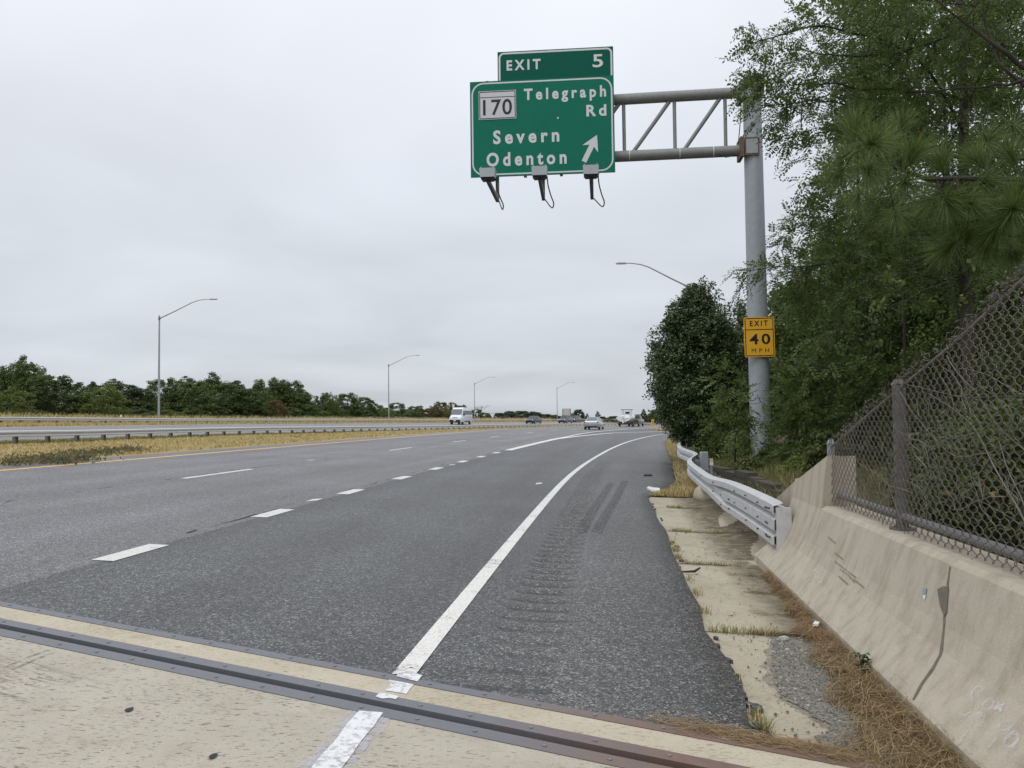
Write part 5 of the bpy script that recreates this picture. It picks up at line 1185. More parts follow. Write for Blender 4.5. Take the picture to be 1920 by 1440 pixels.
# tufts in the apron's joints and along the asphalt edge
tS, tT = [], []
for s0, ta, tb, n in ((6.38, -5.14, -5.60, 300), (9.1, -5.2, -5.75, 150), (11.55, -5.25, -5.5, 160), (11.55, -5.7, -6.2, 130), (14.48, -5.35, -5.6, 220), (14.3, -5.9, -6.2, 90), (16.3, -5.4, -6.3, 160)):
    tS.append(s0 + rng.normal(0, .03, n)); tT.append(rng.uniform(tb, ta, n))
for s0, n in ((4.55, 130), (4.7, 60), (6.95, 50), (7.6, 60), (9.4, 120), (9.9, 130), (10.4, 60), (8.2, 30), (5.3, 30)): tS.append(s0 + rng.normal(0, .06, n)); tT.append(-5.15 + rng.normal(-.02, .02, n))
tS, tT = np.concatenate(tS), np.concatenate(tT); m = rng.random(len(tS)) < .55
grass('joint_tufts', tS[m], tT[m], rng.uniform(.02, .085, m.sum()), M['greengrass'], .0022, .5, -.03); grass('dry_joint_tufts', tS[~m], tT[~m], rng.uniform(.02, .08, (~m).sum()), M['drygrass'], .002, .6, -.03)

# pine straw against the barrier and along the joint
def straw(name, S, T, L, mat, lift, along=None, spread=1.0, w=.0016, dz=-.026):
    n = len(S); p = W(S, T, dz); p[:, 2] += np.abs(rng.normal(0, 1, n)) * lift
    an = rng.uniform(0, 2 * np.pi, n) if along is None else along + rng.normal(0, spread, n)
    d = np.stack([np.cos(an), np.sin(an), rng.normal(.02, .16, n)], -1) * L[:, None]; sdv = np.stack([-np.sin(an), np.cos(an), np.zeros(n)], -1) * w; bow = rng.normal(0, .12, (n, 1)) * L[:, None] * np.stack([-np.sin(an), np.cos(an), np.full(n, .5)], -1)
    a, m_, b = p - d / 2, p + bow + np.array([0, 0, .006]), p + d / 2; a[:, 2] = np.maximum(a[:, 2], p[:, 2] - .01); b[:, 2] = np.maximum(b[:, 2], p[:, 2] - .01)
    up_ = np.array([0, 0, 1.0]) * w * .8
    v = np.stack([a - sdv, a + sdv, m_ - sdv, m_ + sdv + up_, b], 1).reshape(-1, 3); i = np.arange(n)[:, None] * 5
    f = np.concatenate([i + np.array([0, 1, 3]), i + np.array([0, 3, 2]), i + np.array([2, 3, 4])]); o = link(name, new_mesh(name, v, f, [mat])); o['kind'] = 'stuff'; return o
wid = tab((2.5, .62), (3.6, .56), (4.2, .42), (5.0, .30), (5.8, .24), (6.5, .20), (7.3, .10), (9, .04))
n = 15000; s = 2.6 + 6.0 * rng.random(n) ** 1.25; tt_ = -5.955 + wid(s) * rng.random(n) ** 1.5 * (1 + .3 * np.sin(s * 9)); k = (5.95 + tt_) / wid(s)
straw('pine_straw', s, tt_, rng.uniform(.07, .20, n), M['straw'], .030, math.pi / 2 - .35, .9, .0011)
n = 3600; s = 3.0 + 2.6 * rng.random(n) ** 1.1; tt_ = -5.955 + wid(s) * rng.random(n) ** 1.3; straw('dead_grass_mat', s, tt_, rng.uniform(.1, .30, n), M['mat'], .045, math.pi / 2 - .1, .7, .0011)
n = 800; a = 1.70 + .9 * rng.random(n) ** .55; o_ = rng.normal(-.02, .03, n); P = JP[None] + a[:, None] * JD + o_[:, None] * JN; sts = np.array([st(x, y) for x, y in P[::4]]); sts = np.repeat(sts, 4, 0)[:n] + rng.normal(0, .012, (n, 2)); keep = sts[:, 1] > -5.94; sts = sts[keep]
straw('pine_straw', sts[:, 0], sts[:, 1], rng.uniform(.06, .2, len(sts)), M['straw'], .005, math.atan2(JD[1], JD[0]), .4, .0011, .004)
ss2, tt2 = [], []
for s0, ta, tb, n in ((6.40, -5.4, -5.93, 500), (9.1, -5.15, -5.6, 260), (11.55, -5.2, -6.3, 520), (14.48, -5.5, -6.4, 480), (16.35, -5.15, -6.45, 900), (7.0, -5.5, -5.9, 120), (7.8, -5.6, -5.95, 160), (8.6, -5.55, -6.0, 120)): ss2.append(s0 + rng.normal(0, .035, n)); tt2.append(rng.uniform(tb, ta, n))
ss2, tt2 = np.concatenate(ss2), np.concatenate(tt2); straw('pine_straw', ss2, tt2, rng.uniform(.03, .10, len(ss2)), M['straw'], .008, math.pi, .6, .0014)
# small dark crumbs and bits of debris lying over the apron
mb = MB()
for k in range(240):
    s = 6.4 + 8 * rnd.random() ** 1.3; t = rnd.uniform(-5.95, -5.2); p = W(s, t, -.024); r = rnd.uniform(.004, .013); q = rng.normal(0, r, (4, 3)); q[:, 2] = np.abs(q[:, 2]) * .5; mb.add(q + p, [[0, 1, 2], [0, 2, 3], [0, 3, 1], [1, 3, 2]])
db = mb.build('debris_crumbs', simple('brown_debris', (.12, .09, .06), .9, .2, var=.5)); db['kind'] = 'stuff'

# ------------------------------------------------------------------ single small things lying about
def rock(px, py, r, mat, name, lbl, cat, dz=-.028):
    g = ground(px, py); v = []; f = []
    bm_v = [(math.sin(a) * math.cos(b), math.sin(a) * math.sin(b), math.cos(a)) for a in np.linspace(.25, 2.9, 5) for b in np.linspace(0, 2 * np.pi, 9)[:-1]]; bm_v = np.array(bm_v) * rng.uniform(.8, 1.15, (40, 1)) * np.array([1.25, .95, .7]) * r
    f = [[i * 8 + j, i * 8 + (j + 1) % 8, i * 8 + 8 + (j + 1) % 8, i * 8 + 8 + j] for i in range(4) for j in range(8)] + [list(range(7, -1, -1)), list(range(32, 40))]
    o = link(name, new_mesh(name, bm_v, [q[::-1] for q in f], [mat]), None, g + np.array([0, 0, dz + r * .5])); return tag(o, lbl, cat)
rock(1469, 1194, .030, M['rock'], 'stone', 'rounded pale stone at the upper edge of the gravel patch', 'stone'); rock(1303, 1149, .016, M['block'], 'stone', 'small dark lump where the asphalt meets the apron joint', 'stone', -.01)
rock(1476, 1212, .014, M['rock'], 'stone', 'small tan stone just below the rounded pale stone', 'stone')
def flat_piece(pix, th, mat, name, lbl, cat, dz=.0):
    P = [ground(*p) for p in pix]; z = np.mean([p[2] for p in P]); g = np.mean(P, 0); mb = MB(); n = len(P)
    b = [(p[0] - g[0], p[1] - g[1], p[2] - g[2] + dz) for p in P]; t_ = [(x, y, q + th) for x, y, q in b]; mb.add(b + t_, [list(range(n, 2 * n)), list(range(n - 1, -1, -1))] + [[i, (i + 1) % n, n + (i + 1) % n, n + i] for i in range(n)])
    return tag(mb.build(name, mat, None, loc=g), lbl, cat)
flat_piece([(1207, 893), (1223, 893), (1223, 890), (1207, 890)], .02, M['rubber'], 'rubber_scrap', 'short black strip of rubber lying on the far shoulder', 'scrap', .004)
flat_piece([(1213, 917), (1222, 922), (1237, 923), (1237, 918), (1224, 917), (1216, 915)], .035, M['litter'], 'litter', 'white scrap at the far corner of the concrete apron', 'litter', .0)
o = flat_piece([(1524, 1182), (1534, 1183), (1537, 1178), (1528, 1176)], .015, M['litter'], 'litter', 'white plastic scrap in the pine straw by the barrier', 'litter', .03)
flat_piece([(99, 866), (107, 866.4), (106, 864.8), (100, 864.6)], .04, M['litter'], 'litter', 'white scrap on the left shoulder beside the dark weeds', 'litter', .0)
g = ground(1290, 1071); mb = MB(); mb.tube([(-.10, .02, .012), (-.03, .0, .016), (.04, -.01, .02), (.10, .03, .045)], [.006, .010, .014, .008], 6); tag(mb.build('bark_strip', M['twig'], None, smooth=True, loc=g + np.array([.02, 0, -.02])), 'curled dark strip of bark on the apron slab', 'debris')
# glossy weed growing at the foot of the barrier
g = on_wall(1621, 1250, .02); g[2] = float(H(*st(g[0], g[1]))) - .03; g = g + np.array([-.03, -.03, 0])
pl = empty('green_weed', g, 0, 'small glossy green weed growing at the foot of the barrier', 'weed'); mb = MB(); vv = []
for i in range(26):
    a = rnd.uniform(0, 6.28); e = rnd.uniform(.2, 1.2); L_ = rnd.uniform(.035, .06); st_ = np.array([rnd.uniform(-.03, .03), rnd.uniform(-.03, .03), rnd.uniform(.03, .13)]); d = np.array([math.cos(a) * math.cos(e * .6), math.sin(a) * math.cos(e * .6), math.sin(e * .6) * .7]); sd_ = np.array([-math.sin(a), math.cos(a), 0]); w = L_ * .34
    p0 = st_; p1 = st_ + d * L_ * .5 + np.array([0, 0, .012]); p2 = st_ + d * L_ + np.array([0, 0, -.008]); mb.add([p0, p1 + sd_ * w, p2, p1 - sd_ * w, p1 - np.array([0, 0, .006])], [[0, 4, 1], [4, 2, 1], [0, 3, 4], [4, 3, 2]])
mb.build('leaves', M['plant'], pl); mb = MB()
for i in range(5): a = rnd.uniform(0, 6.28); mb.tube([(0, 0, 0), (.015 * math.cos(a), .015 * math.sin(a), .06), (.03 * math.cos(a), .03 * math.sin(a), .12)], .0025, 5)
mb.build('stem', M['plant'], pl)
# ------------------------------------------------------------------ vegetation on the right bank
def branch_mb(mb, pix, r0, r1, n=6, wob=.03):
    P = np.array([at(*p) for p in pix]); k = np.linspace(0, len(P) - 1, 5 * len(P)); Q = np.stack([np.interp(k, range(len(P)), P[:, c]) for c in range(3)], -1)
    Q[1:-1] += rng.normal(0, wob, (len(Q) - 2, 3))
    for _ in range(3): Q[1:-1] = (Q[:-2] + Q[1:-1] * 2 + Q[2:]) / 4
    mb.tube(Q, np.linspace(r0, r1, len(Q)), n); return Q
def compound(base, dirv, rach, pairs, ll, lw, droop=.25):
    """feathery leaves: a row of leaflets either side of a stalk"""
    n = len(base); up = rng.normal(0, .45, (n, 3)) + np.array([0, 0, 1.0]); side = np.cross(dirv, up); side /= np.linalg.norm(side, axis=1, keepdims=True) + 1e-9; nn = np.cross(side, dirv)
    vs = []
    R = rach * rng.uniform(.7, 1.2, n)
    for i in range(pairs + 1):
        f = (i + .8) / (pairs + .8); c = base + dirv * (R * f)[:, None] + np.array([0, 0, -1.0]) * (droop * R * f * f)[:, None]
        for sg_ in (-1, 1):
            if i == pairs and sg_ > 0: continue
            d = side * sg_ * .92 + dirv * .38 if i < pairs else dirv; d = d + rng.normal(0, .16, (n, 3)); d[:, 2] -= .12; d /= np.linalg.norm(d, axis=1, keepdims=True); w = np.cross(d, nn); w /= np.linalg.norm(w, axis=1, keepdims=True) + 1e-9
            L_ = (ll * (1.05 - .35 * abs(f - .5)) * rng.uniform(.8, 1.15, n))[:, None]; a = c + d * .004
            vs.append(np.stack([a, a + d * L_ * .5 + w * lw * L_ / ll, a + d * L_, a + d * L_ * .5 - w * lw * L_ / ll], 1))
    v = np.stack(vs, 1).reshape(-1, 3); return v, np.arange(len(v)).reshape(-1, 4)
def stalks(base, dirv, rach, r=.002, droop=.25):
    sd_ = np.cross(dirv, [0, 0, 1]); sd_ /= np.linalg.norm(sd_, axis=1, keepdims=True) + 1e-9; e = base + dirv * rach - np.array([0, 0, droop * rach]); m = base + dirv * rach * .5 - np.array([0, 0, droop * rach * .25])
    v = np.stack([base - sd_ * r, base + sd_ * r, m + sd_ * r * .8, m - sd_ * r * .8, e], 1).reshape(-1, 3); i = np.arange(len(base))[:, None] * 5; return v, np.concatenate([i + np.array([0, 1, 2, 3]), i + np.array([3, 2, 4, 4])])
def cloud(px, py, rx, ry, d, dd, n):
    """n leaf bases in an egg-shaped cluster centred where the photograph shows it"""
    c = at(px, py, d); q = rng.normal(size=(n, 3)); q /= np.linalg.norm(q, axis=1, keepdims=True); q *= rng.random((n, 1)) ** .4
    off = q * np.array([rx / F * d, dd, ry / F * d]); return c + off, q
def feathery(clouds, mat, name, par, org, rach, pairs, ll, lw, left=-.45):
    L = Leaves(); B, D = [], []
    for px, py, rx, ry, d, dd, n in clouds:
        b, q = cloud(px, py, rx, ry, d, dd, n); dv = q * .8 + rng.normal(0, .45, q.shape) + np.array([left, -.1, -.1]); dv /= np.linalg.norm(dv, axis=1, keepdims=True); B.append(b); D.append(dv)
    B, D = np.concatenate(B), np.concatenate(D); L.add(*compound(B, D, rach, pairs, ll, lw)); L.build(name, mat, par, org); v, f = stalks(B, D, rach, ll * .055); f = f[:, :4]
    lst = link('leaf_stalks', new_mesh('leaf_stalks', v - np.array(org), [list(dict.fromkeys(q)) for q in f.tolist()], [M['twig']]), par); lst['kind'] = 'stuff'
    return B
def twigs(mb, B, anchor_pts, r=.006, k=40):
    A = np.array(anchor_pts)
    for b in B[rng.permutation(len(B))[:k]]:
        a = A[np.argmin(np.linalg.norm(A - b, axis=1))]; m = (a + b) / 2 + rng.normal(0, .05, 3); mb.tube([a, m, b], [r, r * .7, r * .35], 4)
def tree_root(name, px, d, lbl, cat='tree', group=None):
    p = at(px, 800, d); s, t = st(p[0], p[1]); z = float(H(s, t)) - .1; return empty(name, (p[0], p[1], z), 0, lbl, cat, group)

# the feathery locust whose sprays hang in front of the gantry
lo = tree_root('locust_tree', 1830, 12, 'tall feathery leaved tree overhanging the top of the gantry pole'); LO = np.array(lo.location)
mb = MB(); A = []
tr0 = lo.location; t0 = np.array(tr0); Q = [t0, np.array(at(1812, 600, 12)), np.array(at(1806, 380, 12)), np.array(at(1808, 140, 12.2)), np.array(at(1790, -150, 12.3))]
k = np.linspace(0, 4, 24); TQ = np.stack([np.interp(k, range(5), np.array(Q)[:, c]) for c in range(3)], -1)
for _ in range(2): TQ[1:-1] = (TQ[:-2] + TQ[1:-1] * 2 + TQ[2:]) / 4
mb.tube(TQ, np.linspace(.10, .05, 24), 8); mb.build('trunk', M['bark'], lo, origin=LO, smooth=True)
mb = MB(); A += list(TQ[8:])
for pix, r in (([(1930, 130, 10), (1880, 95, 10), (1820, 50, 10.2), (1750, -5, 10.5)], .03), ([(1808, 190, 12), (1750, 168, 11.5), (1680, 172, 11), (1600, 162, 10.6), (1490, 158, 10.3)], .022), ([(1930, 150, 9.6), (1880, 158, 10), (1800, 168, 10.3), (1700, 172, 10.6)], .02),
               ([(1808, 250, 12), (1740, 120, 11.4), (1650, 70, 11), (1540, 45, 10.5), (1430, 75, 10)], .022), ([(1806, 300, 12), (1720, 250, 11.6), (1640, 215, 11.2), (1560, 190, 10.8), (1480, 200, 10.4)], .018), ([(1860, -40, 11), (1800, 60, 11), (1690, 100, 10.8), (1600, 110, 10.6), (1500, 90, 10.3)], .018),
               ([(1808, 200, 12), (1850, 120, 12), (1900, 60, 12), (1950, 20, 12)], .02), ([(1806, 280, 12), (1840, 230, 12.2), (1862, 190, 12.3)], .016), ([(1920, 160, 10), (1880, 130, 10), (1850, 60, 10.2), (1840, -20, 10.4)], .022), ([(1600, 162, 10.6), (1520, 190, 10.2), (1440, 200, 10), (1408, 210, 9.9)], .009)):
    A += list(branch_mb(mb, pix, r, r * .35))
cl_A = [(1396, 62, 26, 14, 10, .3, 9), (1425, 75, 28, 22, 10, .4, 13), (1405, 100, 28, 20, 10, .4, 10), (1470, 80, 46, 45, 10.2, .6, 34), (1430, 140, 44, 26, 10, .5, 26), (1412, 180, 24, 34, 9.9, .3, 34), (1452, 190, 40, 50, 10.1, .5, 50), (1500, 150, 60, 50, 10.4, .7, 60), (1495, 220, 46, 46, 10.3, .6, 52),
        (1476, 262, 28, 26, 10.2, .3, 14), (1530, 60, 66, 48, 10.5, .9, 66), (1560, 130, 60, 60, 10.7, .9, 84), (1560, 215, 60, 46, 10.7, .8, 70), (1512, 290, 34, 24, 10.3, .4, 18), (1630, 60, 90, 70, 11, 1.2, 190), (1640, 150, 80, 60, 11, 1.1, 150), (1730, 50, 100, 80, 11.2, 1.3, 240), (1720, 150, 80, 60, 11.2, 1.1, 150),
        (1830, 40, 100, 70, 11.3, 1.4, 240), (1900, 60, 70, 90, 11.5, 1.4, 190), (1890, 190, 70, 70, 11.5, 1.2, 150), (1770, 215, 50, 40, 11.5, .9, 70), (1640, 220, 70, 30, 11, .9, 90), (1700, 10, 160, 50, 11.6, 1.5, 200), (1990, 90, 90, 160, 11.6, 1.6, 200), (1880, 290, 60, 40, 11.4, 1.0, 80), (1680, 280, 70, 40, 11.4, .9, 110), (1790, 330, 90, 50, 11.6, 1.0, 170), (1650, 380, 60, 60, 12, .9, 140), (1760, 430, 80, 60, 12, .9, 200), (1860, 400, 80, 70, 12, 1.0, 200), (1820, 520, 70, 60, 12, .8, 150), (1720, 520, 70, 50, 12.4, .8, 130)]
B = feathery(cl_A, M['leaf_locust'], 'leaves', lo, LO, .24, 7, .058, .0125)
twigs(mb, B, A, .006, 520); mb.build('branches', M['twig'], lo, origin=LO)

# second feathery tree, lower, with long sprays crossing the pole
l2 = tree_root('locust_tree', 1700, 16, 'second feathery tree with a long low spray crossing the gantry pole above the yellow sign'); LO2 = np.array(l2.location)
mb = MB(); q2 = np.array(at(1690, 420, 16)); mb.tube([LO2, (LO2 + q2) / 2, q2], [.03, .026, .02], 8); mb.build('trunk', M['bark'], l2, origin=LO2)
mb = MB(); A = []
for pix, r in (([(1700, 560, 16), (1620, 490, 15.5), (1540, 497, 15), (1460, 500, 14.6), (1385, 508, 14.2)], .016), ([(1695, 470, 16), (1620, 420, 15.6), (1550, 380, 15.3), (1490, 405, 15)], .014), ([(1690, 430, 16), (1640, 360, 15.6), (1580, 330, 15.4), (1530, 345, 15.2)], .012), ([(1695, 520, 16), (1740, 470, 15.5), (1800, 440, 15)], .014), ([(1900, 470, 13), (1800, 500, 13), (1740, 540, 13), (1660, 580, 13.2)], .014)):
    A += list(branch_mb(mb, pix, r, r * .3))
cl_B = [(1392, 508, 18, 8, 14.2, .2, 6), (1400, 525, 20, 16, 14.2, .3, 8), (1425, 500, 30, 16, 14.4, .4, 20), (1455, 515, 26, 22, 14.5, .5, 26), (1505, 500, 50, 34, 14.8, .7, 70), (1570, 490, 60, 40, 15.1, .9, 110), (1640, 500, 60, 50, 15.4, 1.0, 130), (1500, 412, 28, 16, 15, .4, 24), (1480, 440, 34, 20, 14.9, .5, 34), (1540, 390, 46, 36, 15.2, .7, 70), (1535, 340, 40, 30, 15.2, .5, 34), (1590, 340, 50, 40, 15.4, .7, 80),
        (1600, 420, 60, 44, 15.5, 1.0, 130), (1680, 410, 70, 60, 15.8, 1.2, 170), (1760, 450, 80, 70, 15.2, 1.3, 190), (1840, 460, 80, 80, 14.5, 1.3, 170), (1660, 320, 50, 40, 15.6, .8, 60), (1500, 565, 30, 36, 15, .5, 50), (1550, 560, 60, 50, 15, .9, 120)]
B = feathery(cl_B, M['leaf_locust'], 'leaves', l2, LO2, .30, 8, .07, .015); twigs(mb, B, A, .006, 170); mb.build('branches', M['twig'], l2, origin=LO2)

# long-needled pine boughs reaching in from the right, close to the camera
pn_ = tree_root('pine_tree', 2230, 6.2, 'long needled pine reaching in above the fence from the right edge'); PO = np.array(pn_.location)
mb = MB(); mb.tube([PO, np.array(at(2230, 300, 6.2)), np.array(at(2220, -500, 6.2))], [.16, .13, .08], 9); mb.build('trunk', M['bark'], pn_, origin=PO)
mb = MB(); tips = []
def bough(pix, r, tufts):
    Q = branch_mb(mb, pix, r, r * .4, 7, .012)
    for px, py, d in tufts:
        p = at(px, py, d); a = Q[np.argmin(np.linalg.norm(Q - p, axis=1))]; mb.tube([a, (a + p) / 2 + rng.normal(0, .01, 3), p], [.009, .008, .007], 5); dv = p - a; tips.append((p, dv / (np.linalg.norm(dv) + 1e-6)))
bough([(2230, 300, 6.0), (2000, 335, 5.3), (1860, 332, 5.0), (1750, 338, 4.85), (1700, 326, 4.8), (1640, 288, 4.75), (1600, 240, 4.7)], .020,
      [(1600, 236, 4.7), (1640, 270, 4.6), (1662, 268, 4.9), (1655, 300, 4.8), (1625, 325, 4.6), (1715, 285, 4.75), (1700, 345, 4.7), (1760, 300, 4.9), (1780, 385, 4.8), (1745, 380, 5.0), (1830, 300, 5.1), (1850, 345, 4.9), (1820, 390, 4.8), (1895, 290, 5.2), (1900, 380, 5.0)])
bough([(2230, 420, 5.8), (2000, 400, 5.2), (1930, 385, 4.9), (1900, 392, 4.8)], .016, [(1900, 392, 4.7), (1880, 420, 4.8), (1925, 360, 4.9), (1860, 440, 4.9), (1790, 425, 5.0)])
bough([(2230, 500, 5.9), (2000, 455, 5.3), (1900, 440, 5.1), (1810, 440, 5.0)], .012, [(1810, 438, 5.0), (1850, 470, 5.0), (1900, 480, 5.0), (1770, 470, 5.1), (1930, 440, 4.9)])
bough([(2230, 100, 6.2), (2000, 190, 5.6), (1900, 235, 5.4), (1850, 262, 5.3)], .012, [(1850, 262, 5.3), (1905, 250, 5.4), (1960, 180, 5.5)])
bough([(2230, 260, 6.6), (1950, 300, 6.4), (1800, 290, 6.3), (1690, 250, 6.2), (1610, 270, 6.1)], .014, [(1612, 285, 6.1), (1690, 235, 6.2), (1575, 300, 6.2), (1570, 335, 6.3), (1610, 375, 6.2), (1680, 410, 6.2), (1640, 330, 6.3)])
mb.build('branches', M['twig'], pn_, origin=PO, smooth=True)
nv_, nf_ = [], []; nb = 0
for p, dv in tips:
    n = rnd.randint(230, 300); d = rng.normal(0, 1, (n, 3)); d /= np.linalg.norm(d, axis=1, keepdims=True); d = d * .8 + dv * .75 + np.array([0, 0, .22]); d /= np.linalg.norm(d, axis=1, keepdims=True)
    b = p - dv * (rng.random((n, 1)) * .09) ; L_ = rng.uniform(.13, .23, (n, 1)) * (1 if p[1] < 5.6 else 1.05); m = b + d * L_ * .55 + np.array([0, 0, .0]); e = b + d * L_ + np.array([0, 0, -.022]) * rng.random((n, 1)); sd_ = np.cross(d, rng.normal(size=(n, 3))); sd_ /= np.linalg.norm(sd_, axis=1, keepdims=True); sd_ *= .0013
    nv_.append(np.stack([b - sd_, b + sd_, m + sd_, m - sd_, e], 1).reshape(-1, 3)); i = np.arange(n)[:, None] * 5 + nb; nf_ += [np.concatenate([i + np.array([0, 1, 2]), i + np.array([0, 2, 3]), i + np.array([3, 2, 4])])]; nb += 5 * n
link('needles', new_mesh('needles', np.concatenate(nv_) - PO, np.concatenate(nf_), [M['needle']]), pn_)

def bank_tree(name, px, ytop, wpx, d, mat, lbl, prof=round_, nclump=150, per=130, csize=.5, leaf=.11, ybot=None, squash=.85, inner=.3, cat='tree', asp=.6, tr=.09):
    r = tree_root(name, px, d, lbl, cat); o = np.array(r.location); zt = at(px, ytop, d)[2] - o[2]; zb = max(.05, at(px, ybot, d)[2] - o[2]) if ybot else .15
    L = Leaves(); v, f = crown_leaves(prof, zt - zb, wpx / 2 / F * d, nclump, per, csize, leaf, zb, inner, asp, squash); L.add(v, f); L.build('crown', mat, r); trunk_mb(zt * .8, tr, 9, wpx / 2 / F * d * .8).build('trunk', M['bark'], r); return r
pear = tab((0, .42), (.1, .62), (.23, .92), (.44, 1.04), (.56, .95), (.69, .74), (.885, .34), (1, .10))
full = tab((0, .80), (.2, .98), (.5, 1.0), (.75, .8), (.9, .5), (1, .18))
pr_ = bank_tree('roadside_tree', 1310, 532, 180, 28, M['leaf_pear'], 'dense round dark green tree beside the curve, left of the gantry pole', pear, 520, 130, .34, .105, 828, .9, .08)
L = Leaves(); mbp = MB(); prO = np.array(pr_.location)
for px, py, rx, ry, n in ((1214, 688, 14, 8, 34), (1226, 700, 16, 10, 40), (1228, 622, 12, 14, 40), (1240, 612, 12, 10, 26), (1256, 584, 12, 18, 40), (1268, 572, 10, 14, 30), (1288, 548, 10, 14, 36), (1300, 540, 8, 10, 24), (1318, 528, 9, 12, 36), (1334, 532, 8, 12, 34), (1348, 552, 10, 14, 36), (1362, 580, 12, 14, 36), (1376, 600, 10, 12, 26), (1216, 742, 14, 12, 34), (1222, 652, 14, 12, 34), (1232, 770, 16, 12, 40), (1380, 640, 12, 14, 30), (1246, 800, 16, 10, 40), (1272, 822, 20, 8, 40), (1310, 826, 24, 8, 40)):
    p, q = cloud(px, py, rx, ry, 27.8, .3, n); L.add(*quad_leaves(p, rng.uniform(.08, .13, n), .55, .3)); c = at(px, py, 27.8); b_ = c * .72 + np.array(at(1310, 720, 28)) * .28; mbp.tube([b_, (b_ + c) / 2 + rng.normal(0, .03, 3), c + (c - b_) * .15], [.012, .008, .004], 4)
L.build('outer_leaves', M['leaf_pear'], pr_, prO); mbp.build('branches', M['twig'], pr_, origin=prO)
bank_tree('cedar_tree', 1392, 566, 70, 42, M['pine_far'], 'small pointed cedar between the round tree and the gantry pole', conic, 110, 90, .5, .16, None, 1.0)
bank_tree('bank_tree', 1480, 545, 150, 33, M['leaf_dark'], 'dark tree directly behind the yellow speed sign', full, 200, 140, .62, .15, 800)
bank_tree('bank_tree', 1370, 640, 120, 36, M['leaf_dark'], 'shadowy tree filling the gap between the round tree and the pole', round_, 130, 120, .6, .16, 830)
bank_tree('bank_tree', 1565, 432, 200, 27, M['leaf_mid'], 'tall green tree behind the second feathery spray right of the pole', full, 260, 150, .62, .13, 820)
bank_tree('bank_tree', 1690, 385, 240, 24, M['leaf_dark'], 'tall dark tree behind the pine boughs, above the lower end of the fence', full, 300, 150, .66, .13, 800)
bank_tree('bank_tree', 1820, 330, 250, 20, M['leaf_mid'], 'tall leafy tree behind the pine boughs near the right edge', full, 300, 150, .62, .11, 820)
bank_tree('bank_tree', 1790, -190, 430, 19, M['leaf_mid'], 'tallest leafy tree filling the top right corner behind the feathery locust', round_, 430, 110, .55, .10, 300, .8, .3)
bank_tree('bank_tree', 1640, 120, 220, 21, M['leaf_dark'], 'tree with a loose top behind the bough tips of the pine', full, 200, 110, .5, .10, 720, .8, .35)
bank_tree('bank_tree', 1950, 250, 240, 17, M['leaf_dark'], 'dark tree at the right edge behind the light fence post', round_, 240, 140, .55, .10, 900)
for (s, t, R, h, lbl) in ((6.2, -8.0, 1.0, 1.75, 'leafy undergrowth bush behind the middle fence post'), (8.3, -8.1, 1.1, 1.45, 'low bush behind the far end post of the fence'), (4.6, -8.1, 1.1, 2.4, 'tall bush behind the right end of the fence'), (10.6, -8.9, 1.2, 1.5, 'low bush behind the tall end of the concrete barrier'), (3.2, -8.6, 1.2, 3.0, 'tall dark bush behind the fence outside the right edge'),
                          (7.2, -10.2, 1.6, 2.9, 'dark bush deep behind the middle of the fence'), (9.6, -11, 1.6, 2.9, 'dark bush between the fence and the tall dark tree'), (5.2, -10.6, 1.7, 3.6, 'big dark bush rising above the top of the fence'), (13, -10.6, 1.6, 2.6, 'dense bush right of the foot of the gantry pole'), (16.5, -11.2, 1.7, 3.0, 'green bush to the right behind the base of the gantry pole'), (20.5, -12.2, 1.8, 3.2, 'broad bush behind the gantry pole on the right')):
    p = W(s, t); r = empty('undergrowth_bush', p, 0, lbl, 'bush', 'bushes on the bank'); L = Leaves(); L.add(*crown_leaves(shrub, h, R, int(60 + 22 * R * h), 120, .30, .062 if s < 10 else .08, .0, .2, .6, .9)); L.build('foliage', M['vineleaf'] if rnd.random() < .7 else M['leaf_dark'], r); trunk_mb(h * .9, .03, 7, R * .7).build('stem', M['twig'], r)
for px, d, wpx, yt, m_, lbl in ((1335, 25.5, 70, 800, 'vineleaf', 'low dark brush under the right side of the round roadside tree'), (1385, 24.8, 70, 806, 'leaf_mid', 'low green brush between the round tree and the gantry pole'), (1452, 22, 60, 838, 'vineleaf', 'leafy weeds at the right foot of the gantry pole'), (1500, 17, 80, 862, 'leaf_yellow', 'dry yellowish weeds above the dark stepped blocks'), (1405, 19, 60, 868, 'vineleaf', 'low brown weeds in front of the foot of the gantry pole'), (1545, 15, 90, 815, 'vineleaf', 'bush of broad leaves just above the sloping top of the barrier')):
    r = tree_root('brush', px, d, lbl, 'bush', 'brush at the edge of the bank'); zt = at(px, yt, d)[2] - r.location.z; R = wpx / 2 / F * d; L = Leaves(); L.add(*crown_leaves(shrub, max(.3, zt), R, 60, 70, .22, .075, .0, .1, .6, .9)); L.build('foliage', M[m_], r); trunk_mb(max(.25, zt * .8), .015, 6, R * .7).build('stem', M['twig'], r)
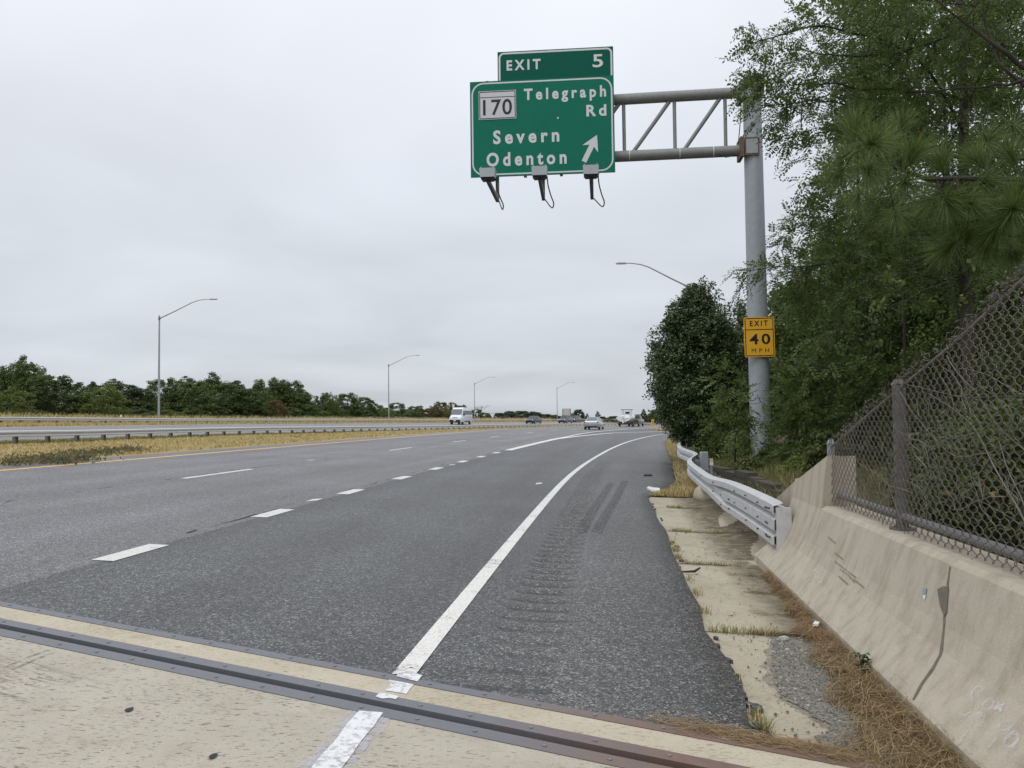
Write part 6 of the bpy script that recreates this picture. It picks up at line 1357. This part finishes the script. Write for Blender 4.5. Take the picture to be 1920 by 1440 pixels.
# feathery shrubs round the foot of the pole
l3 = tree_root('feathery_shrub', 1375, 21.5, 'feathery yellow green shrub growing up left of and across the foot of the gantry pole', 'shrub'); O3 = np.array(l3.location)
cl_C = [(1362, 712, 30, 26, 21.5, .5, 20), (1385, 740, 30, 30, 21.3, .5, 22), (1350, 765, 34, 30, 21.5, .5, 26), (1385, 800, 36, 26, 21, .5, 30), (1425, 745, 22, 24, 20.8, .3, 6), (1432, 790, 28, 30, 20.8, .4, 12), (1345, 800, 30, 22, 21.5, .5, 22)]
B = feathery(cl_C, M['leaf_mid'], 'leaves', l3, O3, .42, 8, .115, .024, -.3); mb = MB(); mb.tube([O3, O3 + np.array([.05, 0, .8]), O3 + np.array([0, 0, 1.9])], [.03, .02, .01], 6); twigs(mb, B, [O3 + np.array([0, 0, z]) for z in np.linspace(.2, 1.9, 12)], .008, 60); mb.build('stem', M['twig'], l3, origin=O3)
l4 = tree_root('feathery_shrub', 1520, 20, 'broad feathery green shrub right of the gantry pole below the yellow sign', 'shrub'); O4 = np.array(l4.location)
cl_D = [(1485, 730, 34, 40, 20, .5, 50), (1530, 700, 50, 50, 20, .9, 90), (1580, 720, 50, 50, 19.5, .9, 90), (1490, 780, 44, 36, 19.6, .7, 70), (1550, 790, 60, 40, 19.4, .8, 90), (1620, 770, 50, 50, 18.5, .8, 80), (1480, 835, 40, 24, 19.2, .5, 50), (1530, 840, 50, 24, 18.8, .5, 50), (1650, 700, 50, 50, 18.5, .9, 80), (1545, 630, 46, 40, 20.5, .8, 70)]
B = feathery(cl_D, M['leaf_locust'], 'leaves', l4, O4, .40, 8, .105, .022, -.3); mb = MB(); mb.tube([O4, O4 + np.array([.05, 0, .9]), O4 + np.array([0, 0, 2.3])], [.04, .03, .012], 6); twigs(mb, B, [O4 + np.array([0, 0, z]) for z in np.linspace(.2, 2.3, 12)], .009, 110); mb.build('stem', M['twig'], l4, origin=O4)
# a vine-like sprig of big pale leaves in front of the dark trees
l5 = tree_root('young_sapling', 1700, 11.5, 'thin sapling with a few pale broad leaves above the fence', 'sapling'); O5 = np.array(l5.location); mb = MB(); A = list(branch_mb(mb, [(1800, 760, 11.5), (1800, 600, 11.3), (1790, 520, 11), (1730, 545, 10.8), (1680, 570, 10.6), (1650, 582, 10.5)], .012, .004)); branch_mb(mb, [(1790, 540, 11), (1750, 480, 10.9), (1690, 500, 10.8)], .007, .003); mb.tube([O5, np.array(at(1800, 760, 11.5))], [.02, .013], 6)
L = Leaves(); pts = []
for px, py, n in ((1672, 520, 9), (1690, 530, 5), (1652, 568, 7), (1640, 580, 4), (1800, 565, 5), (1820, 500, 4), (1745, 560, 3), (1665, 505, 4)): pts.append(cloud(px, py, 12, 14, 10.7, .12, n)[0])
pts = np.concatenate(pts); L.add(*quad_leaves(pts, rng.uniform(.07, .12, len(pts)), .6, .5)); L.build('leaves', M['leaf_yellow'], l5, O5); mb.build('stem', M['twig'], l5, origin=O5)

# ------------------------------------------------------------------ traffic
def car_paint(name, c, metal=.3): q = NM(name, .28, .5, metal); q.col(c); q.b.inputs['Coat Weight'].default_value = .6; return q.done()
M['silver'] = car_paint('silver_car_paint', (.33, .33, .355)); M['dark_car'] = car_paint('dark_grey_car_paint', (.025, .026, .03)); M['white_car'] = car_paint('white_car_paint', (.78, .79, .80), 0); M['grey_car'] = car_paint('grey_car_paint', (.085, .083, .08)); M['tan_car'] = car_paint('dark_tan_car_paint', (.10, .085, .065), .1)
M['glass'] = simple('dark_car_glass', (.03, .037, .042), .08, .6, var=.05); M['glass_pale'] = simple('sky_lit_car_glass', (.10, .12, .14), .06, .9, var=.05); M['tyre_r'] = simple('car_tyre', (.015, .015, .016), .8, .3); M['rim'] = simple('alloy_rim', (.35, .36, .37), .35, .5, .6); M['tail'] = simple('red_tail_lamp', (.14, .02, .02), .3, .5); M['head'] = simple('clear_head_lamp', (.75, .76, .76), .15, .6); M['trim'] = simple('black_car_trim', (.02, .02, .022), .5, .4); M['boat_white'] = car_paint('white_gelcoat', (.78, .78, .76), 0)
def wheel(root, x, y, r, w=.20):
    sg_ = 1 if x > 0 else -1; mb = MB(); an = np.linspace(0, 2 * np.pi, 19)[:-1]; rings = [[(xx, rr * math.cos(a), rr * math.sin(a)) for a in an] for xx, rr in ((-w / 2, r * .86), (-w / 2 + .03, r), (w / 2 - .03, r), (w / 2, r * .86))]; mb.loft(rings)
    o = mb.build('wheel', M['tyre_r'], root, loc=(x, y, r)); mb = MB(); mb.tube([(sg_ * w * .38, 0, 0), (sg_ * (w / 2 + .012), 0, 0)], [r * .64, r * .58], 14); mb.build('rim', M['rim'], o)
def body_loft(root, secs, mat, name='body'):
    """secs: (y, floor, waist, top, half width low, half width top)"""
    mb = MB(); mb.loft([[(-wl * .93, y, z0), (wl * .93, y, z0), (wl, y, z0 + .12), (wl, y, zm), (wt, y, zt), (-wt, y, zt), (-wl, y, zm), (-wl, y, z0 + .12)] for y, z0, zm, zt, wl, wt in secs]); return smooth_by_angle(mb.build(name, mat, root), 38)
def pane(root, name, p4, mat, off=.012):
    p = np.array(p4, float); n = np.cross(p[1] - p[0], p[3] - p[0]); n /= np.linalg.norm(n); c = p.mean(0)
    if n @ (c - np.array([0, c[1] * .6, .9])) < 0: n = -n
    mb = MB(); mb.hexa(list(p - n * .01) + list(p + n * off)); return mb.build(name, mat, root)
def lp(a, b, k): return tuple(a[i] + (b[i] - a[i]) * k for i in range(3))
def sedan(paint, name, label, group, front_glow=False, hi=0.0):
    r = empty(name, (0, 0, 0), 0, label, 'car', group)
    body_loft(r, [(-2.36, .42, .70, .84, .74, .66), (-2.24, .30, .74, 1.00, .86, .76), (-1.5, .22, .78, 1.03, .91, .82), (-.3, .20, .76, .97, .92, .84), (1.1, .20, .74, .95, .91, .82), (1.8, .22, .68, .86, .88, .76), (2.2, .26, .60, .74, .80, .66), (2.36, .38, .55, .64, .66, .55)], paint)
    a = [(-.76, -1.85, 1.0), (.76, -1.85, 1.0), (.79, 1.2, .94), (-.79, 1.2, .94)]; t = [(-.58, -1.0, 1.45 + hi), (.58, -1.0, 1.45 + hi), (.60, .30, 1.47 + hi), (-.60, .30, 1.47 + hi)]
    mb = MB(); mb.hexa(a + t); smooth_by_angle(mb.build('roof', paint, r), 20)
    def sub(p, q, r_, s_, u0, u1, v0, v1):
        bl = lambda u, v: lp(lp(p, q, u), lp(s_, r_, u), v); return [bl(u0, v0), bl(u1, v0), bl(u1, v1), bl(u0, v1)]
    pane(r, 'rear_window', sub(a[0], a[1], t[1], t[0], .07, .93, .12, .92), M['glass_pale']); pane(r, 'windscreen', sub(a[3], a[2], t[2], t[3], .06, .94, .10, .92), M['glass'])
    for p, q, u_, v_ in ((a[1], a[2], t[2], t[1]), (a[0], a[3], t[3], t[0])):
        pane(r, 'side_window', sub(p, q, u_, v_, .20, .50, .14, .88), M['glass']); pane(r, 'side_window', sub(p, q, u_, v_, .53, .86, .14, .88), M['glass'])
    for x in (-.80, .80):
        for y in (-1.45, 1.42): wheel(r, x, y, .33)
        mb = MB(); mb.box((x * .86, -2.25, .84), (.26, .16, .17), bev=.03); mb.build('tail_lamp', M['tail'], r); mb = MB(); mb.box((x * .78, 2.2, .64), (.30, .2, .13), bev=.03); mb.build('headlamp', M['head'], r); mb = MB(); mb.box((x * 1.14, .85, 1.0), (.16, .10, .12), bev=.03); mb.build('mirror', paint, r)
    mb = MB(); mb.box((0, -2.36, .78), (.42, .03, .15)); mb.build('number_plate', M['sign_back'], r); mb = MB(); mb.box((0, -2.30, .38), (1.35, .1, .16), bev=.03); mb.box((0, 2.33, .42), (1.1, .1, .18), bev=.03); mb.build('bumper_trim', M['trim'], r)
    return r
def put(root, px, py, wpx, width, oncoming=False, turn=0.0):
    g = ground(px, py); s, t = st(g[0], g[1]); h = float(heading(s)); sc = min(1.15, max(.8, wpx / F * g[1] / width)); root.location = [float(q) for q in g + np.array([0, 0, .012])]; root.rotation_euler = (0, 0, -h + (math.pi if oncoming else 0) + turn); root.scale = (sc,) * 3; return g, h, sc
c1 = sedan(M['silver'], 'silver_sedan', 'silver sedan seen from behind in the right through lane', None); put(c1, 1114, 805.5, 33, 2.05)
c2 = sedan(M['dark_car'], 'dark_sedan', 'small dark sedan coming the other way with lit-looking pale headlamps, right of the triangle sign', None); put(c2, 1000.5, 794.5, 20, 2.0, True, .05)
c3 = sedan(M['grey_car'], 'grey_car', 'grey car coming the other way in front of the bare sign back', None, hi=.15); put(c3, 1060, 793.5, 21, 2.0, True, .1)
c4 = sedan(M['tan_car'], 'dark_car', 'dark car half hidden behind the grey oncoming car', None, hi=.1); put(c4, 1069, 793, 20, 2.0, True, .1); c4.location.x += 2.0; c4.location.y += 11.0; c4.location.z -= .05
# white passenger van
v = empty('passenger_van', (0, 0, 0), 0, 'white high roofed passenger van coming the other way below the lamp post', 'van')
body_loft(v, [(-2.9, .42, 1.5, 2.42, .96, .80), (-2.8, .36, 1.5, 2.56, 1.0, .84), (.9, .34, 1.5, 2.60, 1.0, .84), (1.25, .34, 1.45, 2.50, 1.0, .82), (2.05, .34, 1.25, 1.50, .99, .80), (2.6, .36, 1.0, 1.24, .95, .74), (2.85, .42, .85, 1.02, .86, .66)], M['white_car'])
pane(v, 'windscreen', [(-.80, 2.09, 1.50), (.80, 2.09, 1.50), (.76, 1.36, 2.32), (-.76, 1.36, 2.32)], M['glass_pale'], .03)
for sx_ in (-1, 1):
    pane(v, 'side_window', [(sx_ * .985, 1.9, 1.42), (sx_ * .99, 1.15, 1.42), (sx_ * .93, 1.15, 2.08), (sx_ * .94, 1.45, 2.05)], M['glass'], .03)
    for y0, y1 in ((.95, -.25), (-.4, -1.5), (-1.65, -2.65)): pane(v, 'side_window', [(sx_ * .995, y0, 1.48), (sx_ * .995, y1, 1.48), (sx_ * .925, y1, 2.10), (sx_ * .925, y0, 2.10)], M['glass'], .03)
    for y in (-1.75, 1.75): wheel(v, sx_ * .86, y, .36, .24)
    mb = MB(); mb.box((sx_ * .70, 2.62, 1.02), (.34, .3, .26), bev=.05); mb.build('headlamp', M['head'], v); mb = MB(); mb.box((sx_ * 1.14, 1.75, 1.5), (.16, .14, .34), bev=.04); mb.build('mirror', M['trim'], v); mb = MB(); mb.box((sx_ * .985, -.2, .50), (.05, 2.6, .16), bev=.02); mb.build('sill_trim', M['trim'], v)
mb = MB(); mb.box((0, 2.74, .96), (.84, .16, .36), bev=.05); mb.build('grille', M['trim'], v); mb = MB(); mb.box((0, 2.78, .58), (1.72, .24, .34), bev=.06); mb.build('bumper', M['trim'], v); mb = MB(); mb.box((0, 2.915, .60), (.40, .02, .16)); mb.build('number_plate', M['sign_white'], v)
put(v, 864, 796, 36, 2.75, True, .10)
# boat on its trailer behind a pickup truck
g = ground(1176, 799.8); s, t = st(g[0], g[1]); hd = float(heading(s)); sc = 34.5 / F * g[1] / 3.05; sc = min(1.1, max(.8, sc)); R_ = -hd
fw = np.array([math.sin(hd), math.cos(hd), 0])
b = empty('motor_boat', g, R_, 'white motor boat with outboard engine and canopy riding on a trailer', 'boat'); b.scale = (sc,) * 3
mb = MB(); rings = []
for y, hw, kz, gz in ((-2.9, 1.15, .72, 1.55), (-1, 1.22, .66, 1.58), (1, 1.15, .68, 1.66), (2.2, .75, .85, 1.80), (3.0, .22, 1.25, 1.95), (3.15, .05, 1.6, 1.98)): rings.append([(0, y, kz), (hw * .75, y, kz + .30 * min(1, hw)), (hw, y, gz - .25), (hw, y, gz), (hw * .86, y, gz), (hw * .8, y, gz - .3), (-hw * .8, y, gz - .3), (-hw * .86, y, gz), (-hw, y, gz), (-hw, y, gz - .25), (-hw * .75, y, kz + .30 * min(1, hw))])
mb.loft(rings); smooth_by_angle(mb.build('hull', M['boat_white'], b), 35)
mb = MB(); mb.box((0, -3.18, 1.62), (.46, .60, .60), bev=.12); eng = mb.build('outboard_engine', M['boat_white'], b); mb = MB(); mb.box((0, -3.25, 1.0), (.2, .30, .75), bev=.06); mb.box((0, -3.25, .62), (.16, .5, .14), bev=.04); mb.build('engine_leg', M['boat_white'], b)
mb = MB(); mb.box((.05, -.2, 1.72), (.8, .8, .8), bev=.08); mb.build('console', M['boat_white'], b); mb = MB(); mb.box((.05, .15, 2.25), (.72, .06, .42)); mb.build('windshield', M['glass'], b); mb = MB(); mb.box((0, -1.4, 1.6), (1.5, .5, .5), bev=.08); mb.build('seat', M['boat_white'], b)
mb = MB()
for x in (-.72, .72):
    for y in (-.75, .55): mb.tube([(x, y, 1.4), (x * .9, y, 2.75)], .035, 6)
mb.build('canopy_frame', M['galv'], b); mb = MB(); mb.box((0, -.1, 2.78), (1.75, 1.9, .09), bev=.03); mb.build('canopy', M['trim'], b)
tl_ = empty('boat_trailer', g, R_, 'dark two wheeled trailer carrying the white motor boat', 'trailer'); tl_.scale = (sc,) * 3
mb = MB(); mb.box((-.75, 0, .52), (.1, 5.6, .12)); mb.box((.75, 0, .52), (.1, 5.6, .12)); mb.box((0, -2.75, .52), (1.9, .12, .16)); mb.box((0, -.9, .40), (1.9, .1, .1)); mb.box((0, 3.4, .52), (.12, 1.8, .12)); mb.box((-.5, -1, .68), (.14, 3.4, .14)); mb.box((.5, -1, .68), (.14, 3.4, .14)); mb.build('frame', M['trim'], tl_)
for x in (-1.05, 1.05): wheel(tl_, x, -.9, .34); mb = MB(); mb.box((x, -.9, .76), (.26, .95, .08), bev=.03); mb.build('mudguard', M['trim'], tl_); mb = MB(); mb.box((x * .9, -2.82, .56), (.2, .06, .14)); mb.build('tail_lamp', M['tail'], tl_)
g2 = g + fw * 7.6 * sc; s2, t2 = st(g2[0], g2[1]); h2 = float(heading(s2)); g2[2] = float(H(s2, t2))
pk = empty('pickup_truck', g2, -h2, 'dark pickup truck towing the white motor boat', 'pickup'); pk.scale = (sc,) * 3
body_loft(pk, [(-2.8, .5, .95, 1.22, .94, .92), (-2.7, .45, .95, 1.26, .97, .95), (-.7, .42, .95, 1.26, .98, .95), (1.2, .42, .95, 1.22, .98, .92), (2.5, .45, .9, 1.16, .95, .85), (2.75, .5, .85, 1.0, .88, .78)], M['tan_car']); mb = MB(); mb.hexa([(-.9, -.75, 1.24), (.9, -.75, 1.24), (.88, 1.35, 1.20), (-.88, 1.35, 1.20), (-.74, -.6, 1.86), (.74, -.6, 1.86), (.72, .75, 1.88), (-.72, .75, 1.88)]); mb.build('cab', M['tan_car'], pk)
pane(pk, 'rear_window', [(-.72, -.72, 1.32), (.72, -.72, 1.32), (.64, -.62, 1.78), (-.64, -.62, 1.78)], M['glass'], .03); pane(pk, 'windscreen', [(-.8, 1.28, 1.28), (.8, 1.28, 1.28), (.66, .82, 1.8), (-.66, .82, 1.8)], M['glass'], .03)
for x in (-1, 1):
    pane(pk, 'side_window', [(x * .9, -.55, 1.3), (x * .9, 1.0, 1.3), (x * .76, .6, 1.8), (x * .76, -.5, 1.8)], M['glass'], .03)
    for y in (-1.7, 1.75): wheel(pk, x * .84, y, .40, .26)
    mb = MB(); mb.box((x * .84, -2.8, 1.02), (.18, .1, .34)); mb.build('tail_lamp', M['tail'], pk)

# ------------------------------------------------------------------ far signs
q = curtain(923.5, 792, 44.5); d = q[1]; z0 = float(H(*st(q[0], q[1]))); ys = empty('triangle_sign', (q[0], q[1], z0), 0, 'white down pointing triangle sign on a post right of the white van', 'road sign'); zt, zb = at(923, 775, d)[2] - z0, at(923, 784, d)[2] - z0; w = 10.5 / F * d
mb = MB(); mb.poly([(-w / 2, 0, zt), (0, 0, zb), (w / 2, 0, zt)], (0, -1, 0), .02); mb.build('panel', M['litter'], ys); mb = MB(); mb.tube([(.02, .06, 0), (.02, .06, zt - .2)], .05, 6); mb.build('post', M['sign_back'], ys)
q = curtain(1062.5, 790, 44.5); d = q[1]; z0 = float(H(*st(q[0], q[1]))); bs2 = empty('large_road_sign', (q[0], q[1], z0), .1, 'bare pale back of a large square road sign on two dark posts', 'road sign'); zt, zb = at(1062, 766, d)[2] - z0, at(1062, 780.5, d)[2] - z0; w = 13.5 / F * d
mb = MB(); mb.box((0, 0, (zt + zb) / 2), (w, .05, zt - zb)); mb.build('panel', M['sign_back'], bs2)
for x in (-w / 2 - .1, w / 2 + .1): mb = MB(); mb.box((x, -.08, (zt - .05) / 2), (.16, .2, zt - .05)); mb.build('post', M['galv_dark'], bs2)
g = ground(1224, 799); z = at(1224, 788, g[1])[2] - g[2]; cs = empty('chevron_sign', g, .15, 'small yellow chevron sign at the point of the exit gore', 'road sign'); mb = MB(); mb.tube([(0, .03, 0), (0, .03, z + .35)], .03, 6); mb.build('post', M['galv_dark'], cs)
for zz0 in (z * .42, z * .95):
    mb = MB(); mb.box((0, 0, zz0), (.46, .02, .46)); pn2 = mb.build('panel', M['yellow_sign'], cs); mb = MB(); mb.poly([(-.14, -.012, zz0 + .18), (.0, -.012, zz0 + .18), (.16, -.012, zz0), (0, -.012, zz0 - .18), (-.14, -.012, zz0 - .18), (.02, -.012, zz0)], (0, -1, 0), .004); mb.build('chevron', M['black'], pn2)
# white reflector tags along the far guardrail
for px, py in ((227, 780), (505, 785), (669, 787.5), (777, 788.5)):
    q = curtain(px, py, 46.25); mb = MB(); mb.box((0, 0, 0), (.16, .04, .22)); o = mb.build('reflector_tag', M['litter'], None, loc=q); tag(o, {227: 'white reflector tag on the far guardrail below the light green tree', 505: 'white reflector tag on the far guardrail left of the orange brown tree', 669: 'white reflector tag on the far guardrail left of the second lamp post', 777: 'white reflector tag on the far guardrail right of the second lamp post'}[px], 'reflector', 'reflector tags on the far guardrail')
